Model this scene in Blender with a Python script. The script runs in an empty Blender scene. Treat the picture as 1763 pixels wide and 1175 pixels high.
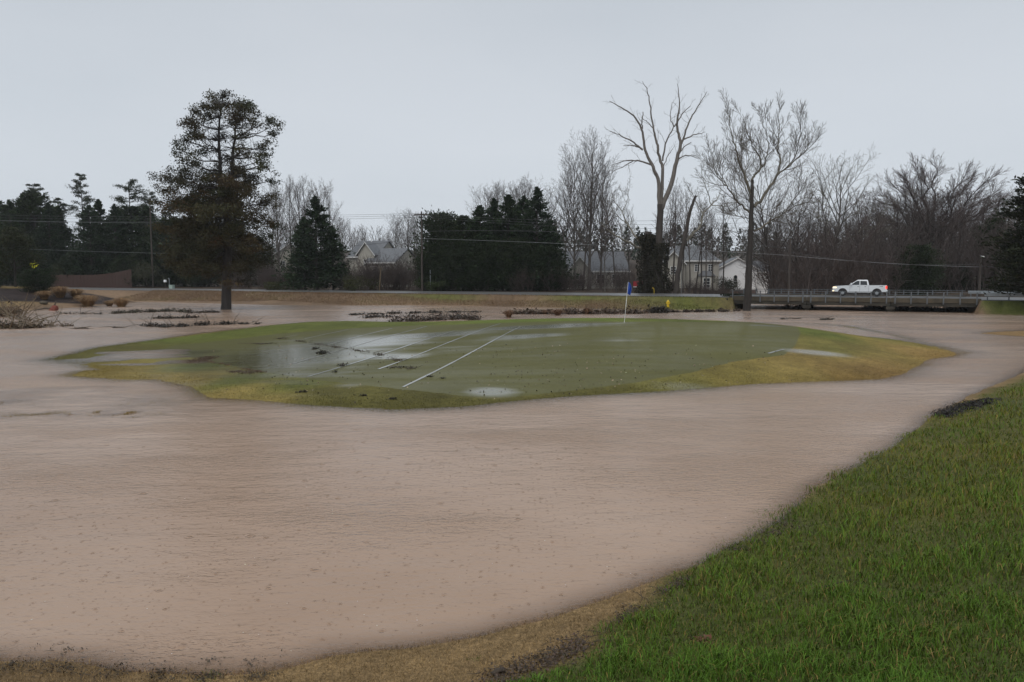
import bpy, bmesh, math
import numpy as np
from mathutils import Vector, Matrix, Euler

scene = bpy.context.scene
R = math.radians

# ------------------------------------------------------------------ camera
CAM_H = 4.2
FPX = 1350.0                      # focal length in pixels of the 1763 px wide photograph
PITCH = math.atan((587.5 - 470.0) / FPX)
cam_data = bpy.data.cameras.new('camera')
cam_data.sensor_width = 23.5
cam_data.lens = 23.5 * FPX / 1763.0
cam_data.clip_start = 0.1
cam_data.clip_end = 3000
cam = bpy.data.objects.new('camera', cam_data)
scene.collection.objects.link(cam)
cam.location = (0, 0, CAM_H)
cam.rotation_euler = (math.pi / 2 - PITCH, 0, 0)
scene.camera = cam

# ------------------------------------------------------------------ sky
SUN_EL, SUN_AZ = 58.0, 200.0
world = bpy.data.worlds.new('World')
scene.world = world
world.use_nodes = True
wn, wl = world.node_tree.nodes, world.node_tree.links
wn.clear()
w_out = wn.new('ShaderNodeOutputWorld')
w_bg = wn.new('ShaderNodeBackground')
w_bg.inputs['Strength'].default_value = 0.1
sky = wn.new('ShaderNodeTexSky')
sky.sky_type = 'NISHITA'
sky.sun_disc = False
sky.sun_elevation = R(SUN_EL)
sky.sun_rotation = R(SUN_AZ)
sky.dust_density = 4.0
w_tc = wn.new('ShaderNodeTexCoord')
w_map = wn.new('ShaderNodeMapping')
w_map.inputs['Scale'].default_value = (1.0, 1.0, 2.6)
wl.new(w_tc.outputs['Generated'], w_map.inputs['Vector'])
w_no = wn.new('ShaderNodeTexNoise')
w_no.inputs['Scale'].default_value = 1.6
w_no.inputs['Detail'].default_value = 4.0
w_no.inputs['Roughness'].default_value = 0.45
wl.new(w_map.outputs['Vector'], w_no.inputs['Vector'])
w_ramp = wn.new('ShaderNodeValToRGB')
w_ramp.color_ramp.elements[0].position = 0.32
w_ramp.color_ramp.elements[0].color = (0.60, 0.655, 0.715, 1)
w_ramp.color_ramp.elements[1].position = 0.68
w_ramp.color_ramp.elements[1].color = (0.69, 0.735, 0.79, 1)
wl.new(w_no.outputs['Fac'], w_ramp.inputs['Fac'])
w_scale = wn.new('ShaderNodeVectorMath'); w_scale.operation = 'SCALE'
w_scale.inputs['Scale'].default_value = 10.0
wl.new(w_ramp.outputs['Color'], w_scale.inputs[0])
w_sep = wn.new('ShaderNodeSeparateXYZ'); wl.new(w_tc.outputs['Generated'], w_sep.inputs[0])
w_gr = wn.new('ShaderNodeMapRange')                # cloud colour graded darker overhead, brighter towards the horizon
w_gr.inputs['From Min'].default_value = 0.0; w_gr.inputs['From Max'].default_value = 0.5
w_gr.inputs['To Min'].default_value = 10.1; w_gr.inputs['To Max'].default_value = 7.2
wl.new(w_sep.outputs['Z'], w_gr.inputs['Value']); wl.new(w_gr.outputs[0], w_scale.inputs['Scale'])
w_mix = wn.new('ShaderNodeMixRGB')
w_mix.inputs['Fac'].default_value = 0.93          # a thick cloud deck over the clear sky
wl.new(sky.outputs['Color'], w_mix.inputs['Color1'])
wl.new(w_scale.outputs['Vector'], w_mix.inputs['Color2'])
wl.new(w_mix.outputs['Color'], w_bg.inputs['Color'])
wl.new(w_bg.outputs['Background'], w_out.inputs['Surface'])

sun_d = bpy.data.lights.new('sun', 'SUN')
sun_d.energy = 1.3
sun_d.angle = R(40)
sun_d.color = (1.0, 0.97, 0.93)
sun = bpy.data.objects.new('sun', sun_d)
scene.collection.objects.link(sun)
_az = R(SUN_AZ)
_sd = Vector((math.sin(_az) * math.cos(R(SUN_EL)), math.cos(_az) * math.cos(R(SUN_EL)), math.sin(R(SUN_EL))))
sun.rotation_euler = _sd.to_track_quat('Z', 'Y').to_euler()
sun.location = (0, 0, 60)

vs = scene.view_settings
vs.view_transform = 'Standard'
vs.look = 'None'
vs.exposure = 0.12
vs.gamma = 1.0
vs.use_curve_mapping = False
scene.cycles.max_bounces = 4
scene.cycles.diffuse_bounces = 2
scene.cycles.glossy_bounces = 2
scene.cycles.transparent_max_bounces = 12
scene.cycles.volume_bounces = 0
scene.cycles.use_denoising = True
scene.cycles.use_adaptive_sampling = False

HAZE = 0.0002                    # rain haze density per metre
# ------------------------------------------------------------------ helpers
COL = scene.collection
CP, SP = math.cos(PITCH), math.sin(PITCH)

def ray(px, py):
    u = (px - 881.5) / FPX
    w = (587.5 - py) / FPX
    return np.array([u, CP + w * SP, -SP + w * CP])

def at(px, py, z=0.0):
    """where the sight line through a photo point meets height z"""
    d = ray(px, py)
    t = (z - CAM_H) / d[2]
    return np.array([0, 0, CAM_H]) + d * t

def atY(px, py, Y):
    d = ray(px, py)
    return np.array([0, 0, CAM_H]) + d * (Y / d[1])

def _hash(ix, iy, seed):
    h = (ix.astype(np.int64) * 374761393 + iy.astype(np.int64) * 668265263 + seed * 982451653) & 0xffffffff
    h = ((h ^ (h >> 13)) * 1274126177) & 0xffffffff
    h = h ^ (h >> 16)
    return (h & 0xffff) / 65535.0

def vnoise(x, y, scale, seed=0):
    x = np.asarray(x) / scale; y = np.asarray(y) / scale
    ix = np.floor(x); iy = np.floor(y)
    fx = x - ix; fy = y - iy
    fx = fx * fx * (3 - 2 * fx); fy = fy * fy * (3 - 2 * fy)
    a = _hash(ix, iy, seed); b = _hash(ix + 1, iy, seed)
    c = _hash(ix, iy + 1, seed); d = _hash(ix + 1, iy + 1, seed)
    return (a * (1 - fx) + b * fx) * (1 - fy) + (c * (1 - fx) + d * fx) * fy * 1.0 - 0.5

def sdist(poly, x, y):
    """signed distance to a closed polygon, positive inside"""
    poly = np.asarray(poly)[:, :2]
    x = np.asarray(x, float); y = np.asarray(y, float)
    best = np.full(x.shape, 1e18); ins = np.zeros(x.shape, bool)
    n = len(poly)
    for i in range(n):
        ax, ay = poly[i]; bx, by = poly[(i + 1) % n]
        dx, dy = bx - ax, by - ay
        L = dx * dx + dy * dy + 1e-12
        t = np.clip(((x - ax) * dx + (y - ay) * dy) / L, 0, 1)
        best = np.minimum(best, (x - ax - t * dx) ** 2 + (y - ay - t * dy) ** 2)
        c = ((ay > y) != (by > y)) & (x < dx * (y - ay) / (dy if dy != 0 else 1e-12) + ax)
        ins ^= c
    d = np.sqrt(best)
    return np.where(ins, d, -d)

def sm(a, b, x):
    t = np.clip((x - a) / (b - a), 0, 1)
    return t * t * (3 - 2 * t)

def mesh_np(name, verts, faces, mats=None, smooth=False, attrs=None):
    """faces: array (n,3) or (n,4), or a list of arrays"""
    me = bpy.data.meshes.new(name)
    verts = np.asarray(verts, np.float32)
    fl = faces if isinstance(faces, list) else [faces]
    fl = [np.asarray(f, np.int32) for f in fl if len(f)]
    me.vertices.add(len(verts))
    me.vertices.foreach_set('co', verts.ravel())
    loops = np.concatenate([f.ravel() for f in fl]) if fl else np.zeros(0, np.int32)
    sizes = np.concatenate([np.full(len(f), f.shape[1], np.int32) for f in fl]) if fl else np.zeros(0, np.int32)
    me.loops.add(len(loops))
    me.loops.foreach_set('vertex_index', loops)
    me.polygons.add(len(sizes))
    starts = np.concatenate([[0], np.cumsum(sizes)[:-1]]).astype(np.int32)
    me.polygons.foreach_set('loop_start', starts)
    if smooth:
        me.polygons.foreach_set('use_smooth', np.ones(len(sizes), bool))
    for k, (typ, arr) in (attrs or {}).items():
        a = me.attributes.new(k, typ, 'POINT')
        a.data.foreach_set('color' if typ == 'FLOAT_COLOR' else 'value', np.asarray(arr, np.float32).ravel())
    me.update(calc_edges=True)
    for m in (mats if isinstance(mats, (list, tuple)) else [mats]):
        if m: me.materials.append(m)
    return me

def link(name, me, parent=None, loc=None):
    o = bpy.data.objects.new(name, me)
    COL.objects.link(o)
    if parent: o.parent = parent
    if loc is not None: o.location = [float(v) for v in loc]
    return o

def tag(o, label, cat, group=None, kind=None):
    o['label'] = label
    if cat: o['category'] = cat
    if group: o['group'] = group
    if kind: o['kind'] = kind
    return o

def thing(name, label, cat, loc=(0, 0, 0), rz=0.0, group=None):
    o = bpy.data.objects.new(name, None)
    o.empty_display_size = 0.3
    COL.objects.link(o)
    o.location = [float(v) for v in loc]
    o.rotation_euler = (0, 0, rz)
    return tag(o, label, cat, group)

def copy_tree(o, parent=None):
    c = o.copy(); COL.objects.link(c); c.parent = parent
    for ch in o.children:
        if ch.name in bpy.data.objects: copy_tree(ch, c)
    return c

class MB:
    """collects simple solids for one mesh object"""
    def __init__(self): self.v = []; self.f = []
    def add(self, vs_, fs_):
        n = len(self.v)
        self.v += [tuple(map(float, p)) for p in vs_]
        self.f += [tuple(n + i for i in f) for f in fs_]
        return self
    def box(self, x0, x1, y0, y1, z0, z1):
        return self.add([(x0, y0, z0), (x1, y0, z0), (x1, y1, z0), (x0, y1, z0), (x0, y0, z1), (x1, y0, z1), (x1, y1, z1), (x0, y1, z1)],
                        [(0, 3, 2, 1), (4, 5, 6, 7), (0, 1, 5, 4), (1, 2, 6, 5), (2, 3, 7, 6), (3, 0, 4, 7)])
    def prism(self, pts, axis, a, b):
        """polygon pts (2d) extruded along axis from a to b"""
        n = len(pts)
        def mk(p, t):
            return {'x': (t, p[0], p[1]), 'y': (p[0], t, p[1]), 'z': (p[0], p[1], t)}[axis]
        vs_ = [mk(p, a) for p in pts] + [mk(p, b) for p in pts]
        fs_ = [tuple(range(n))[::-1], tuple(range(n, 2 * n))] + [(i, (i + 1) % n, n + (i + 1) % n, n + i) for i in range(n)]
        return self.add(vs_, fs_)
    def lathe(self, prof, n=14, c=(0, 0, 0), axis='z'):
        vs_, fs_ = [], []
        for r, h in prof:
            for k in range(n):
                a = 2 * math.pi * k / n
                p = (r * math.cos(a), r * math.sin(a), h)
                if axis == 'y': p = (p[0], p[2], p[1])
                if axis == 'x': p = (p[2], p[0], p[1])
                vs_.append((p[0] + c[0], p[1] + c[1], p[2] + c[2]))
        m = len(prof)
        for i in range(m - 1):
            for k in range(n):
                fs_.append((i * n + k, i * n + (k + 1) % n, (i + 1) * n + (k + 1) % n, (i + 1) * n + k))
        fs_.append(tuple(range(n))[::-1]); fs_.append(tuple((m - 1) * n + k for k in range(n)))
        return self.add(vs_, fs_)
    def build(self, name, mat, parent=None, smooth=False, bevel=0.0, loc=None):
        me = bpy.data.meshes.new(name)
        me.from_pydata(self.v, [], self.f)
        bm = bmesh.new(); bm.from_mesh(me)
        bmesh.ops.recalc_face_normals(bm, faces=bm.faces)
        if bevel:
            bmesh.ops.bevel(bm, geom=bm.edges[:], offset=bevel, segments=2, affect='EDGES', profile=0.5, clamp_overlap=True)
        bm.to_mesh(me); bm.free()
        if smooth:
            me.polygons.foreach_set('use_smooth', [True] * len(me.polygons))
        me.materials.append(mat)
        return link(name, me, parent, loc)

def tubes(paths):
    """paths: list of (pts(n,3), rad(n), sides) -> verts, quad faces (all tubes, vectorised by size)"""
    groups = {}
    for p, r, s in paths:
        groups.setdefault((len(p), s), []).append((p, r))
    V, F, off = [], [], 0
    for (n, s), lst in groups.items():
        P = np.array([a for a, _ in lst]); Rr = np.array([b for _, b in lst])
        T = np.gradient(P, axis=1)
        T /= np.linalg.norm(T, axis=2, keepdims=True) + 1e-9
        mean = np.abs(T.mean(1))
        ref = np.eye(3)[np.argmin(mean, axis=1)][:, None, :]
        B = np.cross(T, ref); B /= np.linalg.norm(B, axis=2, keepdims=True) + 1e-9
        C = np.cross(T, B)
        ang = np.arange(s) * 2 * np.pi / s
        ring = P[:, :, None, :] + Rr[:, :, None, None] * (np.cos(ang)[None, None, :, None] * B[:, :, None, :] + np.sin(ang)[None, None, :, None] * C[:, :, None, :])
        m = len(lst)
        V.append(ring.reshape(-1, 3))
        idx = np.arange(m * n * s).reshape(m, n, s) + off
        a = idx[:, :-1, :]; b = np.roll(a, -1, axis=2); d = idx[:, 1:, :]; c = np.roll(d, -1, axis=2)
        F.append(np.stack([a, b, c, d], -1).reshape(-1, 4))
        off += m * n * s
    return np.concatenate(V), np.concatenate(F)

# ------------------------------------------------------------------ materials
def new_mat(name):
    m = bpy.data.materials.new(name); m.use_nodes = True
    nt = m.node_tree
    b = nt.nodes['Principled BSDF']
    return m, nt.nodes, nt.links, b

def noise_node(n, l, scale, detail=3, rough=0.55, vec=None, dims=None):
    t = n.new('ShaderNodeTexNoise')
    t.inputs['Scale'].default_value = scale; t.inputs['Detail'].default_value = detail; t.inputs['Roughness'].default_value = rough
    if vec is not None: l.new(vec, t.inputs['Vector'])
    return t

def simple(name, col, rough=0.6, var=0.25, scale=3.0, metal=0.0, bump=0.0, bscale=20.0, coat=0.0, spec=None):
    """base colour with soft wear and grain, object coordinates"""
    m, n, l, b = new_mat(name)
    tc = n.new('ShaderNodeTexCoord')
    t = noise_node(n, l, scale, 5, 0.6, tc.outputs['Object'])
    rp = n.new('ShaderNodeValToRGB')
    c0 = [max(0, c * (1 - var)) for c in col]; c1 = [min(1, c * (1 + var)) for c in col]
    rp.color_ramp.elements[0].position = 0.3; rp.color_ramp.elements[0].color = (*c0, 1)
    rp.color_ramp.elements[1].position = 0.7; rp.color_ramp.elements[1].color = (*c1, 1)
    l.new(t.outputs['Fac'], rp.inputs['Fac']); l.new(rp.outputs['Color'], b.inputs['Base Color'])
    b.inputs['Roughness'].default_value = rough; b.inputs['Metallic'].default_value = metal
    if spec is not None: b.inputs['Specular IOR Level'].default_value = spec
    if coat: b.inputs['Coat Weight'].default_value = coat
    if bump:
        t2 = noise_node(n, l, bscale, 4, 0.6, tc.outputs['Object'])
        bp = n.new('ShaderNodeBump'); bp.inputs['Strength'].default_value = bump; bp.inputs['Distance'].default_value = 0.05
        l.new(t2.outputs['Fac'], bp.inputs['Height']); l.new(bp.outputs['Normal'], b.inputs['Normal'])
    return m

def attr_mat(name, rough=0.7, tint=(1, 1, 1), spec=0.3, trans=0.0):
    """colour taken from the per-leaf 'col' attribute"""
    m, n, l, b = new_mat(name)
    a = n.new('ShaderNodeAttribute'); a.attribute_name = 'col'
    mx = n.new('ShaderNodeMixRGB'); mx.blend_type = 'MULTIPLY'; mx.inputs['Fac'].default_value = 1
    mx.inputs['Color2'].default_value = (*tint, 1)
    l.new(a.outputs['Color'], mx.inputs['Color1'])
    l.new(mx.outputs['Color'], b.inputs['Base Color'])
    b.inputs['Roughness'].default_value = rough
    b.inputs['Specular IOR Level'].default_value = spec
    return m

def emit(name, col, strength):
    m, n, l, b = new_mat(name)
    b.inputs['Base Color'].default_value = (*col, 1)
    b.inputs['Emission Color'].default_value = (*col, 1)
    b.inputs['Emission Strength'].default_value = strength
    return m

def bark(name, dark, light, scale=1.2, streak=0.15):
    m, n, l, b = new_mat(name)
    tc = n.new('ShaderNodeTexCoord')
    mp = n.new('ShaderNodeMapping'); mp.inputs['Scale'].default_value = (1, 1, streak)
    l.new(tc.outputs['Object'], mp.inputs['Vector'])
    t = noise_node(n, l, scale * 4, 6, 0.65, mp.outputs['Vector'])
    rp = n.new('ShaderNodeValToRGB')
    rp.color_ramp.elements[0].position = 0.35; rp.color_ramp.elements[0].color = (*dark, 1)
    rp.color_ramp.elements[1].position = 0.68; rp.color_ramp.elements[1].color = (*light, 1)
    l.new(t.outputs['Fac'], rp.inputs['Fac']); l.new(rp.outputs['Color'], b.inputs['Base Color'])
    bp = n.new('ShaderNodeBump'); bp.inputs['Strength'].default_value = 0.8; bp.inputs['Distance'].default_value = 0.05
    l.new(t.outputs['Fac'], bp.inputs['Height']); l.new(bp.outputs['Normal'], b.inputs['Normal'])
    b.inputs['Roughness'].default_value = 0.75
    return m

M = {}
M['bark_dark'] = bark('bark_dark', (0.022, 0.017, 0.014), (0.06, 0.048, 0.040))
M['bark_cedar'] = bark('bark_cedar', (0.017, 0.014, 0.012), (0.046, 0.038, 0.034))
M['bark_black'] = bark('bark_black', (0.012, 0.010, 0.008), (0.036, 0.029, 0.024))
M['bark_grey'] = bark('bark_grey', (0.055, 0.048, 0.042), (0.13, 0.115, 0.10))
M['bark_pale'] = bark('bark_pale', (0.09, 0.08, 0.062), (0.27, 0.25, 0.20), 0.5, 0.5)
M['bark_dead'] = bark('bark_dead', (0.085, 0.075, 0.066), (0.19, 0.17, 0.15))
M['twig_grey'] = simple('twig_grey', (0.105, 0.09, 0.08), 0.8, 0.2, 0.6)
M['twig_pale'] = simple('twig_pale', (0.13, 0.115, 0.085), 0.8, 0.25, 0.6)
M['twig_brown'] = simple('twig_brown', (0.07, 0.052, 0.046), 0.8, 0.25, 0.6)
M['twig_red'] = simple('twig_red', (0.095, 0.068, 0.062), 0.8, 0.2, 0.6)
M['bark_sycamore'] = bark('bark_sycamore', (0.05, 0.042, 0.032), (0.15, 0.135, 0.10), 0.5, 0.5)
M['twig_syc'] = simple('twig_sycamore', (0.085, 0.07, 0.052), 0.8, 0.25, 0.6)
M['leaf'] = attr_mat('foliage', 0.7, (.8, .8, .75), 0.2)
M['grass'] = attr_mat('grass_blade', 0.55, (1, 1, 1), 0.15)
M['litter'] = attr_mat('leaf_litter', 0.6, (1, 1, 1), 0.4)
M['white_paint'] = simple('white_paint', (0.84, 0.85, 0.86), 0.5, 0.05, 0.7)
M['white_trim'] = simple('white_trim', (0.76, 0.76, 0.74), 0.5, 0.05, 2)
M['beige_siding'] = simple('beige_siding', (0.37, 0.35, 0.31), 0.7, 0.12, 0.5)
M['cream_siding'] = simple('cream_siding', (0.41, 0.39, 0.34), 0.7, 0.12, 0.5)
M['shingle'] = simple('roof_shingle', (0.105, 0.11, 0.12), 0.55, 0.25, 2.5, bump=0.3)
M['shingle_pale'] = simple('roof_shingle_pale', (0.13, 0.137, 0.147), 0.5, 0.2, 2.5, bump=0.3)
M['window'] = simple('window_glass', (0.02, 0.024, 0.03), 0.08, 0.3, 0.8)
M['brick'] = simple('brick_base', (0.12, 0.07, 0.055), 0.8, 0.3, 4)
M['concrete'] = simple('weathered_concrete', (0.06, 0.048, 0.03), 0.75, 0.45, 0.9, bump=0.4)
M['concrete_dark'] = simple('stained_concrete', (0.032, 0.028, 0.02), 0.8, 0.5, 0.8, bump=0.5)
M['steel'] = simple('galvanised_steel', (0.30, 0.33, 0.35), 0.45, 0.2, 1.5, metal=0.35)
M['steel_dull'] = simple('dull_steel', (0.11, 0.122, 0.132), 0.55, 0.2, 1.5, metal=0.2)
M['pole_wood'] = bark('pole_wood', (0.03, 0.024, 0.02), (0.075, 0.06, 0.05), 2.0, 0.05)
M['fence_wood'] = bark('fence_wood', (0.032, 0.016, 0.012), (0.075, 0.036, 0.026), 2.5, 0.1)
M['wire'] = simple('wire', (0.06, 0.06, 0.065), 0.4, 0.1, 1)
M['wire_pale'] = simple('wire_pale', (0.25, 0.26, 0.27), 0.35, 0.1, 1, metal=0.4)
M['blue_cloth'] = simple('blue_cloth', (0.012, 0.06, 0.33), 0.75, 0.2, 6)
M['yellow_paint'] = simple('yellow_paint', (0.68, 0.46, 0.02), 0.4, 0.12, 8)
M['yellow_sign'] = simple('yellow_sign', (0.78, 0.80, 0.02), 0.45, 0.05, 3)
M['red_paint'] = simple('red_paint', (0.42, 0.03, 0.04), 0.5, 0.2, 4)
M['rust'] = simple('rusty_red', (0.16, 0.035, 0.02), 0.7, 0.4, 8)
M['black'] = simple('black_rubber', (0.018, 0.018, 0.019), 0.6, 0.2, 4)
M['wood_wet'] = bark('wet_driftwood', (0.03, 0.022, 0.016), (0.11, 0.08, 0.055), 3, 0.4)
M['wood_tan'] = bark('tan_driftwood', (0.07, 0.05, 0.03), (0.2, 0.15, 0.09), 3, 0.4)
M['green_box'] = simple('pale_green_box', (0.33, 0.42, 0.38), 0.5, 0.1, 4)
# ================================================================== terrain
# road frame: s runs along the road towards the right, v away from the camera, v = 0 the near edge
RU = np.array([1.0, -0.42]) / math.hypot(1, 0.42)
RV = np.array([0.42, 1.0]) / math.hypot(1, 0.42)
RO = np.array([0.0, 102.0])
ROAD_Z, ROAD_W = 1.41, 11.0
ROAD_ANG = math.atan2(RU[1], RU[0])
BR0, BR1 = 27.4, 52.9            # the bridge along s
def Q(s, v): return RO + RU * s + RV * v

near_shore_px = [(-900, 1145), (-300, 1138), (0, 1136), (141, 1140), (242, 1156), (404, 1156), (485, 1150), (566, 1129), (700, 1112), (836, 1090),
                 (938, 1063), (1040, 1031), (1142, 992), (1187, 978), (1251, 944), (1327, 906), (1402, 856), (1487, 799), (1553, 755),
                 (1600, 721), (1685, 672), (1763, 639), (1850, 612), (2000, 590), (2400, 575)]
near_bank = [at(*p)[:2] for p in near_shore_px] + [np.array([140.0, 40]), np.array([140.0, -60]), np.array([-60.0, -60]), np.array([-60.0, 6])]
green_px = [(79, 620), (120, 610), (176, 598), (255, 587), (332, 577), (450, 563), (520, 556), (600, 553), (700, 555), (760, 556), (860, 556), (960, 556),
            (1080, 556), (1200, 556), (1320, 556), (1400, 557), (1454, 562), (1535, 577), (1614, 597), (1663, 607), (1640, 613), (1605, 617), (1582, 628),
            (1555, 645), (1512, 654), (1424, 657), (1350, 659), (1308, 661), (1190, 670), (1105, 675), (992, 682), (900, 690), (797, 700), (684, 705),
            (598, 702), (542, 698), (450, 690), (367, 684), (332, 666), (276, 653), (219, 654), (128, 647), (143, 640), (190, 637), (150, 630)]
green_isl = [at(*p)[:2] for p in green_px]
far_px = [(-700, 545), (-300, 540), (0, 536), (60, 534), (110, 531), (150, 528), (190, 525), (238, 520.6), (224, 519.2), (300, 521), (390, 523), (450, 525),
          (600, 526.5), (700, 526), (760, 526.3), (850, 528), (1000, 531.5), (1100, 534), (1180, 533.5), (1240, 533)]
far_land = [at(*p)[:2] for p in far_px] + [Q(BR0 + 0.8, -1.2), Q(BR0 + 0.8, 13), Q(25, 24), Q(20, 44), Q(24, 70), Q(36, 72), Q(42, 44), Q(51, 24),
            Q(BR1 - 0.5, 13), Q(BR1 - 0.5, -1.2), at(1712, 541)[:2], at(1763, 543)[:2], at(1900, 546)[:2], at(2300, 552)[:2],
            np.array([420.0, 50]), np.array([420.0, 760]), np.array([-420.0, 760]), np.array([-420.0, 85])]
spit = [at(*p)[:2] for p in [(1688, 574), (1720, 571.5), (1763, 570), (1900, 569), (2000, 585), (1763, 579.5), (1720, 577)]]

# height of the green's mound over the water, sampled where the photograph shows it
mound_pts = np.array([[*at(p[0], p[1], p[2])[:2], p[2]] for p in [
    (150, 622, -0.045), (200, 618, -0.045), (250, 620, -0.03), (300, 612, -0.02), (300, 630, -0.02), (350, 632, -0.005), (240, 630, -0.035), (180, 632, -0.035), (170, 645, 0.06), (220, 647, 0.07), (270, 648, 0.08), (320, 655, 0.10), (190, 599, 0.05), (250, 591, 0.08), (330, 581, 0.12), (330, 604, 0.0), (400, 600, 0.10), (410, 575, 0.2), (420, 655, 0.13), (400, 630, 0.06), (500, 580, 0.30), (520, 620, 0.18), (560, 660, 0.15),
    (620, 590, 0.40), (700, 620, 0.32), (700, 670, 0.20), (740, 570, 0.62), (860, 560, 0.95), (850, 600, 0.60), (850, 650, 0.28), (980, 556, 1.12),
    (1000, 600, 0.75), (1000, 650, 0.35), (1075, 555, 1.18), (1150, 620, 0.60), (1200, 556, 1.12), (1250, 600, 0.75), (1350, 560, 1.0), (1350, 630, 0.42),
    (1430, 600, 0.62), (1450, 575, 0.66), (1530, 610, 0.40), (1500, 640, 0.22), (1600, 607, 0.22)]])

def idw(ctrl, x, y, p=3.0):
    x = np.asarray(x, float); y = np.asarray(y, float)
    num = np.zeros(x.shape + (ctrl.shape[1] - 2,)); den = np.zeros(x.shape)
    for c in ctrl:
        w = 1.0 / ((x - c[0]) ** 2 + (0.55 * (y - c[1])) ** 2 + 0.8) ** (p / 2)
        num += w[..., None] * c[2:]; den += w
    return num / den[..., None]

def _poly(x, y):
    u, w_ = np.asarray(x, float) / 25.0, (np.asarray(y, float) - 45.0) / 18.0
    return np.stack([np.ones_like(u), u, w_, u * u, u * w_, w_ * w_, u ** 3, u * u * w_, u * w_ * w_, w_ ** 3], -1)
_pc = np.linalg.lstsq(_poly(mound_pts[:, 0], mound_pts[:, 1]), mound_pts[:, 2], rcond=None)[0]
mound_res = mound_pts.copy(); mound_res[:, 2] -= _poly(mound_pts[:, 0], mound_pts[:, 1]) @ _pc

def terrain(x, y, full=False):
    x = np.asarray(x, float); y = np.asarray(y, float)
    fine = vnoise(x, y, 1.7, 1) * 0.6 + vnoise(x, y, 0.55, 2) * 0.3 + vnoise(x, y, 5.0, 3) * 0.8
    # near bank
    d1 = sdist(near_bank, x, y)
    z1 = np.where(d1 > 0, np.where(d1 < 9, 0.10 * d1 + 0.0195 * d1 ** 2, 2.48 + 0.45 * (1 - np.exp(-(np.abs(d1) - 9) / 1.0 * 0.3))), -np.minimum(0.085 * -d1 + 0.004 * d1 ** 2, 1.1))
    z1 = z1 + fine * 0.035 * np.exp(-np.abs(d1) / 6)
    # green
    d2 = sdist(green_isl, x, y)
    h = np.clip(_poly(np.clip(x, -32, 26), np.clip(y, 22, 75)) @ _pc, -.3, 1.6) + 0.8 * idw(mound_res, x, y, 3.0)[..., 0]
    z2 = np.where(d2 > 0, h * np.clip(1 - np.exp(-d2 / 2.2), 0, 1) + 0.012 * np.minimum(d2, 1), -np.minimum(0.035 * -d2, 1.1))
    z2 = z2 + fine * 0.018 * np.exp(-np.abs(d2) / 3) + np.where(d2 > 0, 0.05 * vnoise(x * .28, y * 1.4, 1.0, 12) * np.exp(-(h / .09) ** 2) * sm(0, 1.5, d2), 0)
    # far bank, mound of the planting bed, hills behind
    d3 = sdist(far_land, x, y)
    v = (x - RO[0]) * RV[0] + (y - RO[1]) * RV[1]
    s = (x - RO[0]) * RU[0] + (y - RO[1]) * RU[1]
    cap = 1.31 + 0.045 * np.maximum(0, y - 180) * sm(180, 260, y) + 1.1 * np.exp(-((x + 72) / 22) ** 2 - ((y - 108) / 11) ** 2)
    z3 = np.where(d3 > 0, np.minimum(0.2 * d3, cap) , -np.minimum(0.06 * -d3, 1.1))
    z3 = z3 + fine * 0.06 * np.exp(-np.abs(d3) / 5) + vnoise(x, y, 30, 9) * 0.25 * sm(14, 30, v)
    road = (v > -1.0) & (v < ROAD_W + 1.0) & ((s < BR0 + 0.6) | (s > BR1 - 0.4))
    z3 = np.where(road, 1.32, z3)
    d4 = sdist(spit, x, y)
    z4 = np.where(d4 > 0, np.minimum(0.05 * d4, 0.2), -np.minimum(0.05 * -d4, 1.1)) + fine * 0.01
    z = np.maximum(np.maximum(z1, z2), np.maximum(z3, z4))
    # shallows left of the green where drowned grass just breaks the surface
    a = at(150, 690); shal = np.exp(-((x - a[0]) / 9) ** 2 - ((y - a[1]) / 4.5) ** 2)
    z = np.where(z < 0, np.maximum(z, -1.1 + 1.055 * np.clip(shal * 1.8, 0, 1) + 0.09 * fine * shal), z)
    b = at(150, 714); g = np.exp(-((x - b[0]) / 3.2) ** 2 - ((y - b[1]) / 0.7) ** 2)
    z = np.where(z < 0.0, np.maximum(z, -0.06 + 0.07 * g * (0.6 + 2.2 * vnoise(x, y, 0.5, 21))), z)
    if full: return z, d1, d2, d3, d4, v, s, fine
    return z

def hit(px, py, ymax=170.0):
    """where the sight line meets the ground"""
    d = ray(px, py)
    t = np.exp(np.linspace(math.log(0.8), math.log(ymax), 320)) / d[1]
    X, Y, Z = d[0] * t, d[1] * t, CAM_H + d[2] * t
    e_ = Z - np.maximum(terrain(X, Y), 0)
    if not (e_ <= 0).any(): k = len(t) - 1; f = 1.0
    else:
        k = max(1, int(np.argmax(e_ <= 0))); f = e_[k - 1] / (e_[k - 1] - e_[k] + 1e-12)
    x, y = X[k - 1] + (X[k] - X[k - 1]) * f, Y[k - 1] + (Y[k] - Y[k - 1]) * f
    return np.array([x, y, max(0.0, float(terrain(np.array([x]), np.array([y]))[0]))])

putt_px = [(277, 602), (357, 622), (450, 640), (520, 651), (584, 659), (684, 670), (797, 682), (880, 684), (960, 676), (1091, 659), (1190, 642), (1261, 623), (1350, 612),
           (1368, 597), (1378, 575), (1360, 560), (1250, 555.5), (1080, 554.5), (960, 553.5), (860, 556.5), (720, 560.5), (600, 566), (480, 575), (380, 587), (300, 595)]
putt = [hit(*p)[:2] for p in putt_px]

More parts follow.
